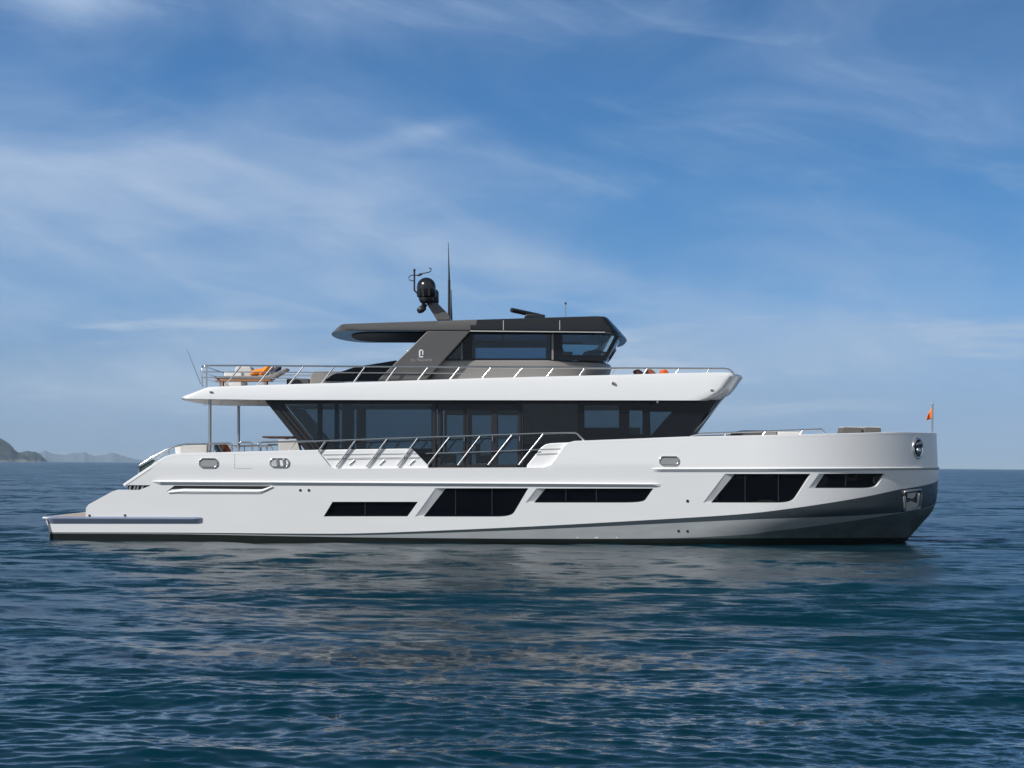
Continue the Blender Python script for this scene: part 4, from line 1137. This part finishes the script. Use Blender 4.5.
# cushions forward of the pilothouse
for px, w, m_, lb in ((638.5, 0.30, 'brown', 'dark brown cushion nearest the pilothouse nose'), (650.5, 0.30, 'rust', 'rust coloured cushion in the middle of the forward three'), (664, 0.20, 'vermilion', 'orange red cushion foremost on the upper deck')):
    y_ = -1.5; zc = ztop(WX(px, y_))+0.005
    mb = MB((WX(px, y_), y_, zc)); pillow(mb, (WX(px, y_), y_, zc+0.11), w*0.55, 0.26, 0.10, 0.2, 0.6)
    aboard(mb, 'cushion', M[m_], lb, 'cushion', 'cushions forward of the pilothouse')
# cockpit sofa, table, cabinet
y_ = -2.4; base = (WX(196, y_), y_, ZD)
t = thing('sofa', 'white backed sofa in the after cockpit behind the rail', 'sofa', base)
mb = MB(base); mb.box(WX(181, y_), WX(209, y_), y_-0.3, y_+0.1, ZD+0.02, WZ(444.8, y_)); mb.build('backrest', M['canvas'], t, bevel=0.05, seg=3)
mb = MB(base); mb.box(WX(209.6, y_), WX(231, y_), y_-0.35, y_+0.4, ZD+0.02, ZD+0.42); mb.build('seat', M['canvas'], t, bevel=0.05, seg=3)
for px, m_, lb in ((217.5, 'navy', 'navy cushion propped against the cockpit sofa back'), (222.5, 'darkfabric', 'charcoal cushion between the navy and rust ones in the cockpit'), (227, 'rust', 'rust cushion at the open end of the cockpit sofa')):
    mb = MB((WX(px, y_), y_, ZD+0.42)); pillow(mb, (WX(px, y_), y_, ZD+0.62), 0.25, 0.25, 0.08, 0.0, 1.05)
    aboard(mb, 'cushion', M[m_], lb, 'cushion', 'cushions in the after cockpit')
y_ = -2.3; base = (WX(175, y_), y_, ZD)
mb = MB(base)
mb.prism([(WX(177.5, y_), ZD+.01), (WX(176.3, y_), WZ(446, y_)), (WX(183, y_), WZ(445.4, y_)), (WX(184, y_), ZD+.01)], y_-.25, y_+.25)
t = aboard(mb, 'capstan_housing', M['white_matt'], 'white mooring winch housing at the stern quarter', 'winch', bevel=0.04)
mb = MB(base); mb.lathe((WX(187, y_), y_-.1, ZD), [(0.16, 0), (0.12, 0.15), (0.10, 0.35), (0.15, 0.5), (0.15, 0.56), (0, 0.58)], 16); o = mb.build('drum', M['steel'], t)
y_ = -1.2; base = (WX(282, y_), y_, ZD)
t = thing('dining_table', 'wood topped table beside the white cabinet in the cockpit', 'table', base)
mb = MB(base); mb.box(WX(265.5, y_), WX(296, y_), y_-0.8, y_+1.2, WZ(438.2, y_), WZ(436.6, y_)); mb.build('tabletop', M['wood'], t, bevel=0.015)
mb = MB(base); mb.lathe((WX(286, y_), y_+.2, ZD), [(0.3, 0), (0.3, 0.03), (0.07, 0.06), (0.07, WZ(438.2, y_)-ZD)], 16); mb.build('pedestal', M['steel'], t)
y_ = -2.3; base = (WX(290, y_), y_, ZD)
mb = MB(base); mb.prism([(WX(279.4, y_), ZD+.005), (WX(279.4, y_), WZ(439.8, y_)), (WX(298, y_), WZ(439.6, y_)), (WX(306, y_), ZD+.005)], y_-.25, y_+.3)
aboard(mb, 'cabinet', M['canvas'], 'white cabinet at the slanted after end of the glass saloon', 'cabinet', bevel=0.025)
# armchairs seen through the glass doors
for px, y_, m_, lb in ((446, -1.4, 'brown', 'dark brown armchair behind the aftmost of the glass doors'), (486, -1.1, 'rust', 'rust brown armchair behind the middle glass door')):
    base = (WX(px, y_), y_, ZD+0.03); x0 = base[0]; z0 = base[2]
    t = thing('armchair', lb, 'armchair', base, 'armchairs inside the saloon')
    mb = MB(base); mb.box(x0-0.35, x0+0.35, y_-0.35, y_+0.35, z0+0.12, z0+0.42); mb.build('seat', M[m_], t, bevel=0.06, seg=3)
    mb = MB(base); mb.box(x0-0.36, x0-0.2, y_-0.36, y_+0.36, z0+0.3, z0+0.8); mb.build('backrest', M[m_], t, bevel=0.05, seg=3)
    for d_ in (-0.3, 0.3):
        for e_ in (-0.3, 0.3):
            mb = MB(base); mb.box(x0+d_-0.025, x0+d_+0.025, y_+e_-0.025, y_+e_+0.025, z0, z0+0.13); mb.build('leg', M['steel'], t)
# foredeck sunpads
def wedge_pad(x0, x1, label, m1):
    y_ = -0.9; zf = WZ(439.5, -2)+0.02; base = (WX((x0+x1)/2, y_), y_, zf)
    t = thing('sun_pad', label, 'sun pad', base, 'raised sun pads on the foredeck')
    mb = MB(base); mb.prism([(WX(x0, y_), zf+.005), (WX(x0+2.5, y_), WZ(428.2, y_)), (WX(x0+4, y_), WZ(427.4, y_)), (WX(x1-1, y_), WZ(427.8, y_)), (WX(x1, y_), WZ(429, y_)), (WX(x1, y_), zf+.005)], y_-.5, y_+.35)
    mb.build('cushion_pad', M[m1], t, bevel=0.03, seg=3)
    mb = MB(base); mb.prism([(WX(x0+3.4, y_), WZ(428, y_)), (WX(x0+4, y_), WZ(427.0, y_)), (WX(x1-1, y_), WZ(427.2, y_)), (WX(x1-.6, y_), WZ(428, y_))], y_-.48, y_+.33); mb.build('piping', M['canvas'], t)
M['padfabric'] = mat('dark taupe fabric', (0.10, 0.092, 0.085), 0.9, noise=(9, 9, 9, 0.1))
wedge_pad(837.5, 859, 'grey foredeck sun pad with slanted aft edge', 'padfabric')
wedge_pad(859.3, 878, 'grey foredeck sun pad foremost, nearest the bow flag', 'padfabric')
y_ = -1.3; zf = WZ(439.5, -2)+0.02
for x0, x1, m_, lb in ((740, 774.5, 'greyfabric', 'low grey foredeck bench pad beside the rail, abaft the white one'), (775, 800, 'canvas', 'low pale foredeck bench pad next to the grey one')):
    mb = MB((WX((x0+x1)/2, y_), y_, zf)); mb.box(WX(x0, y_), WX(x1, y_), y_-.6, y_+2.6, zf+.012, WZ(431.2, y_)+(.02 if x0 < 760 else -.03))
    aboard(mb, 'bench_pad', M[m_], lb, 'bench pad', bevel=0.05, seg=3)
# flag
fb = W(932.6, 418.5, 0)
mb = MB(fb); rows = []
P0 = W(932.2, 406.8, 0); P1 = W(932.2, 418.6, 0); P2 = W(926, 420.4, 0)
for i in range(9):
    t_ = i/8; row = []
    for j in range(7):
        f = j/6
        a = Vector(P0).lerp(Vector(P1), f); d_ = Vector(P2)+(Vector((0.02, 0, 0.14)) if f < .5 else Vector())*(1-f)
        p = a.lerp(d_, t_); p.y += 0.07*math.sin(t_*5+f*1.5)*t_
        row.append(p)
    rows.append(row)
mb.grid(rows, smooth=True)
for k in range(len(mb.f)):
    if (k // 6) >= 4 and (k % 6) >= 1 and (k // 6) < 7: mb.mi[k] = 1
fl = aboard(mb, 'flag', [M['flag'], M['flagred']], 'small orange and red flag flying from the bow staff', 'flag')
sm = fl.modifiers.new('thickness', 'SOLIDIFY'); sm.thickness = 0.006

# ------------------------------------------------------------------ sea
def sea():
    rng = np.random.default_rng(11)
    fine = np.radians(np.arange(-25, 25.001, 0.05))
    rest = np.radians(np.arange(30, 330.1, 5))
    ang = np.concatenate([fine, rest])              # clockwise from +y
    d = [3.0]
    while d[-1] < 11: d.append(d[-1]*1.02)
    while d[-1] < 85: d.append(d[-1]*1.0026)
    g = 1.0026
    while d[-1] < 300: g = min(g*1.01, 1.008); d.append(d[-1]*g)
    while d[-1] < 12600: d.append(d[-1]*1.02)
    d = np.array(d); nr, na = len(d), len(ang)
    X = d[:, None]*np.sin(ang)[None, :]; Y = d[:, None]*np.cos(ang)[None, :]-D
    X = X.astype(np.float32); Y = Y.astype(np.float32); dX = np.zeros_like(X); dY = np.zeros_like(X); Z = np.zeros_like(X)
    step = np.gradient(d)
    nf = len(fine)
    lost = np.zeros(nr)
    ncomp = 150
    lam = np.exp(rng.uniform(np.log(0.16), np.log(7.5), ncomp)); 
    # wind from the right and behind: crests run nearly across the picture
    th = np.radians(-98)+rng.normal(0, np.radians(27), ncomp)
    ph = rng.uniform(0, 2*np.pi, ncomp)
    slope = 0.0165*np.ones(ncomp)*np.where(lam < 0.4, 1.35, np.where(lam < 1.0, 0.66, np.where(lam < 4.5, 0.60, 0.35)))
    group_k = 2*np.pi/rng.uniform(9, 26, ncomp); gth = rng.uniform(0, 2*np.pi, ncomp); gph = rng.uniform(0, 2*np.pi, ncomp)
    for i in range(ncomp):
        k = 2*np.pi/lam[i]; a = slope[i]*np.sqrt(2)/k
        w = np.clip((lam[i]/step-2.0)/3.0, 0, 1)
        lost += (1-w**2)*slope[i]**2
        rows = np.nonzero(w > 0)[0]
        if len(rows) == 0: continue
        r = slice(0, rows[-1]+1)
        x = X[r, :nf]; y = Y[r, :nf]
        env = 0.72+0.5*np.sin(group_k[i]*(x*np.cos(gth[i])+y*np.sin(gth[i]))+gph[i])
        p = k*(x*np.cos(th[i])+y*np.sin(th[i]))+ph[i]
        A = (a*w[r][:, None]*env).astype(np.float32); s = np.sin(p)
        Z[r, :nf] += A*np.cos(p); dX[r, :nf] -= 0.9*A*np.cos(th[i])*s; dY[r, :nf] -= 0.9*A*np.sin(th[i])*s
    # blend to flat at the sides of the finely meshed sector
    edge = np.ones(na); edge[:nf] = np.clip((np.radians(25)-np.abs(fine))/np.radians(1.5), 0, 1); edge[nf:] = 0
    Z *= edge; dX *= edge; dY *= edge
    X = X+dX; Y = Y+dY
    co = np.stack([X, Y, Z], -1).reshape(-1, 3).astype(np.float32)
    co = np.concatenate([co, [[0, -D, -0.05]]]).astype(np.float32)
    i0 = np.arange(nr-1)[:, None]*na; k0 = np.arange(na)[None, :]; k1 = (k0+1) % na
    quads = np.stack([i0+k0, i0+na+k0, i0+na+k1, i0+k1], -1).reshape(-1, 4)[:, ::-1]
    nv = len(co); c = nv-1
    tris = np.stack([np.full(na, c), np.arange(na), (np.arange(na)+1) % na], -1)[:, [0, 2, 1]]
    loops = np.concatenate([quads.ravel(), tris.ravel()]).astype(np.int32)
    starts = np.concatenate([np.arange(len(quads))*4, len(quads)*4+np.arange(len(tris))*3]).astype(np.int32)
    me = bpy.data.meshes.new('sea')
    me.vertices.add(nv); me.vertices.foreach_set('co', co.ravel())
    me.loops.add(len(loops)); me.loops.foreach_set('vertex_index', loops)
    me.polygons.add(len(starts)); me.polygons.foreach_set('loop_start', starts)
    me.polygons.foreach_set('use_smooth', np.ones(len(starts), bool))
    me.update(calc_edges=True); me.validate()
    at = me.attributes.new('chop', 'FLOAT', 'POINT')
    full = np.sqrt(lost)[:, None]*np.ones(na)[None, :]
    full[:, nf:] = math.sqrt((slope**2).sum())
    at.data.foreach_set('value', np.concatenate([full.ravel(), [0.02]]).astype(np.float32))
    o = bpy.data.objects.new('sea', me); col.objects.link(o)
    tag(o, 'calm dark teal sea with small ripples reaching the horizon', 'sea', kind='structure')
    m = bpy.data.materials.new('sea water'); m.use_nodes = True; t = m.node_tree; b = t.nodes['Principled BSDF']
    geo = N(t, 'ShaderNodeNewGeometry')
    def fac_noise(scale, detail, sx=1.0, rough=0.55):
        mp = N(t, 'ShaderNodeMapping'); link(t, geo.outputs['Position'], mp.inputs[0]); mp.inputs['Scale'].default_value = (sx, 1, 1)
        n = N(t, 'ShaderNodeTexNoise'); link(t, mp.outputs[0], n.inputs['Vector']); n.inputs['Scale'].default_value = scale; n.inputs['Detail'].default_value = detail; n.inputs['Roughness'].default_value = rough
        return n
    def tilt(n, k):
        v = N(t, 'ShaderNodeVectorMath', operation='SUBTRACT'); link(t, n.outputs['Color'], v.inputs[0]); v.inputs[1].default_value = (0.5, 0.5, 0.5)
        v2 = N(t, 'ShaderNodeVectorMath', operation='MULTIPLY'); link(t, v.outputs[0], v2.inputs[0]); v2.inputs[1].default_value = (1, 1, 0)
        s_ = N(t, 'ShaderNodeVectorMath', operation='SCALE'); link(t, v2.outputs[0], s_.inputs[0])
        if isinstance(k, (int, float)): s_.inputs['Scale'].default_value = k
        else: link(t, k, s_.inputs['Scale'])
        return s_.outputs[0]
    atn = N(t, 'ShaderNodeAttribute'); atn.attribute_name = 'chop'
    # capillary ripples come in patches
    patch = smooth(t, fac_noise(0.45, 4, 0.35).outputs['Fac'], 0.38, 0.60)
    rip = mathn(t, 'MULTIPLY_ADD', patch, 0.46, 0.16)
    t1 = tilt(fac_noise(24.0, 3, 0.36), rip)
    t2 = tilt(fac_noise(1.3, 3, 0.7), mathn(t, 'MULTIPLY', atn.outputs['Fac'], 7.0))
    t3 = tilt(fac_noise(0.22, 4, 0.5), mathn(t, 'MULTIPLY', smooth(t, atn.outputs['Fac'], 0.05, 0.13), 1.1))
    a0 = N(t, 'ShaderNodeVectorMath', operation='ADD'); link(t, t3, a0.inputs[0]); link(t, t2, a0.inputs[1])
    ad = N(t, 'ShaderNodeVectorMath', operation='ADD'); link(t, t1, ad.inputs[0]); link(t, a0.outputs[0], ad.inputs[1])
    ad2 = N(t, 'ShaderNodeVectorMath', operation='ADD'); link(t, ad.outputs[0], ad2.inputs[0]); link(t, geo.outputs['Normal'], ad2.inputs[1])
    nn = N(t, 'ShaderNodeVectorMath', operation='NORMALIZE'); link(t, ad2.outputs[0], nn.inputs[0])
    link(t, nn.outputs[0], b.inputs['Normal'])
    cl = fac_noise(0.02, 3, 0.5)
    c_ = mixc(t, smooth(t, cl.outputs['Fac'], 0.3, 0.7), (0.0003, 0.0145, 0.0245), (0.0007, 0.0215, 0.032))
    link(t, c_, b.inputs['Base Color'])
    rg = mathn(t, 'MULTIPLY_ADD', smooth(t, atn.outputs['Fac'], 0.06, 0.16), 0.16, 0.08)
    link(t, rg, b.inputs['Roughness'])
    b.inputs['IOR'].default_value = 1.333
    me.materials.append(m)
sea()

# ------------------------------------------------------------------ far hills
def hill(name, dist, sil, depth, m, label, seed):
    """a ridge: sil = (px, height px above the horizon) along its skyline"""
    rng = np.random.default_rng(seed)
    s = dist/F; xx = np.array([(a-CX)*s for a, b in sil]); hh = np.array([b*s for a, b in sil])
    xs_ = np.linspace(xx[0], xx[-1], 150); h = np.interp(xs_, xx, hh)
    h = h*(1+0.045*np.interp(np.arange(150), np.arange(0, 150, 3), rng.normal(0, 1, 50))+0.025*rng.normal(0, 1, 150))
    rows = []
    J = 24
    rel = [rng.normal(0, 1, 150) for _ in range(J+1)]
    sm_ = lambda a: np.convolve(np.pad(a, 4, mode='edge'), np.ones(9)/9, 'valid')
    for j in range(J+1):
        f = -1+2*j/J
        prof = max(0.0, 1-abs(f)**1.6)
        z = h*prof + (0.22*h*sm_(rel[j])*(0.4 if f < 0 else 0.2)*(1 if 0 < j < J else 0))*(prof > 0)
        if abs(f) < 0.05: z = h
        z = np.minimum(z, h*1.0)
        yj = dist-D+depth*f*0.5*(0.35+0.65*np.clip(h/h.max(), 0, 1))
        rows.append([(xs_[i]*(yj[i]+D)/dist, yj[i], max(z[i], 0)-0.5 if j in (0, J) else z[i]) for i in range(150)])
    mb = MB(); mb.grid(rows, smooth=True)
    o = mb.build(name, m, None)
    return tag(o, label, 'hills', kind='structure')
def land_mat(name, hi, lo, shore):
    m = bpy.data.materials.new(name); m.use_nodes = True; t = m.node_tree; b = t.nodes['Principled BSDF']; b.inputs['Roughness'].default_value = 0.95
    g = N(t, 'ShaderNodeNewGeometry'); sp = N(t, 'ShaderNodeSeparateXYZ'); link(t, g.outputs['Position'], sp.inputs[0])
    n = N(t, 'ShaderNodeTexNoise'); link(t, g.outputs['Position'], n.inputs['Vector']); n.inputs['Scale'].default_value = 0.02; n.inputs['Detail'].default_value = 8; n.inputs['Roughness'].default_value = 0.7
    c = mixc(t, smooth(t, n.outputs['Fac'], 0.38, 0.62), lo, hi)
    z2 = mathn(t, 'MULTIPLY_ADD', n.outputs['Fac'], -30.0, sp.outputs[2])
    c2 = mixc(t, smooth(t, z2, -14.0, -6.0), shore, c)
    link(t, c2, b.inputs['Base Color'])
    return m
lm = land_mat('wooded headland', (0.062, 0.068, 0.052), (0.012, 0.020, 0.017), (0.22, 0.20, 0.18))
ld = land_mat('haze tinted mountains', (0.12, 0.14, 0.15), (0.10, 0.12, 0.13), (0.11, 0.13, 0.14))  # greyed blue: the fade of distance is put into the colour
hill('hills', 5000, [(-260, 2), (-210, 30), (-140, 46), (-70, 40), (-20, 33), (0, 24), (6, 20), (11, 15.5), (15, 11), (19, 8.6), (25, 7.2), (29, 2.5), (32, 0)], 900, lm, 'steep wooded headland with a pale rocky shore', 3)
hill('hills', 6200, [(8, 3), (16, 8.5), (22, 10.2), (28, 11), (36, 10), (40, 8), (44, 4), (47, 1.2), (49, 0)], 600, lm, 'lower rounded headland beyond the steep one', 5)
hill('hills', 14000, [(-80, 6), (20, 8), (45, 10), (62, 6.5), (75, 9), (85, 9.5), (95, 6.5), (105, 7.5), (114, 9.6), (120, 7), (132, 4), (145, 1.5), (160, 1.2), (190, 0)], 1800, ld, 'faint blue mountains low on the horizon', 9)

# ------------------------------------------------------------------ haze
hz = MB(); hz.box(-13500, 13500, -2500, 15500, -3.0, 290.0)
m = bpy.data.materials.new('sea haze'); m.use_nodes = True; t = m.node_tree; t.nodes.clear()
out = N(t, 'ShaderNodeOutputMaterial'); pv = N(t, 'ShaderNodeVolumePrincipled')
pv.inputs['Color'].default_value = (0.62, 0.80, 1.0, 1); pv.inputs['Density'].default_value = 0.65e-4; pv.inputs['Anisotropy'].default_value = 0.0
link(t, pv.outputs[0], out.inputs['Volume'])
tag(hz.build('haze', m, None), 'thin sea haze between the yacht and the far hills', 'haze', kind='stuff')
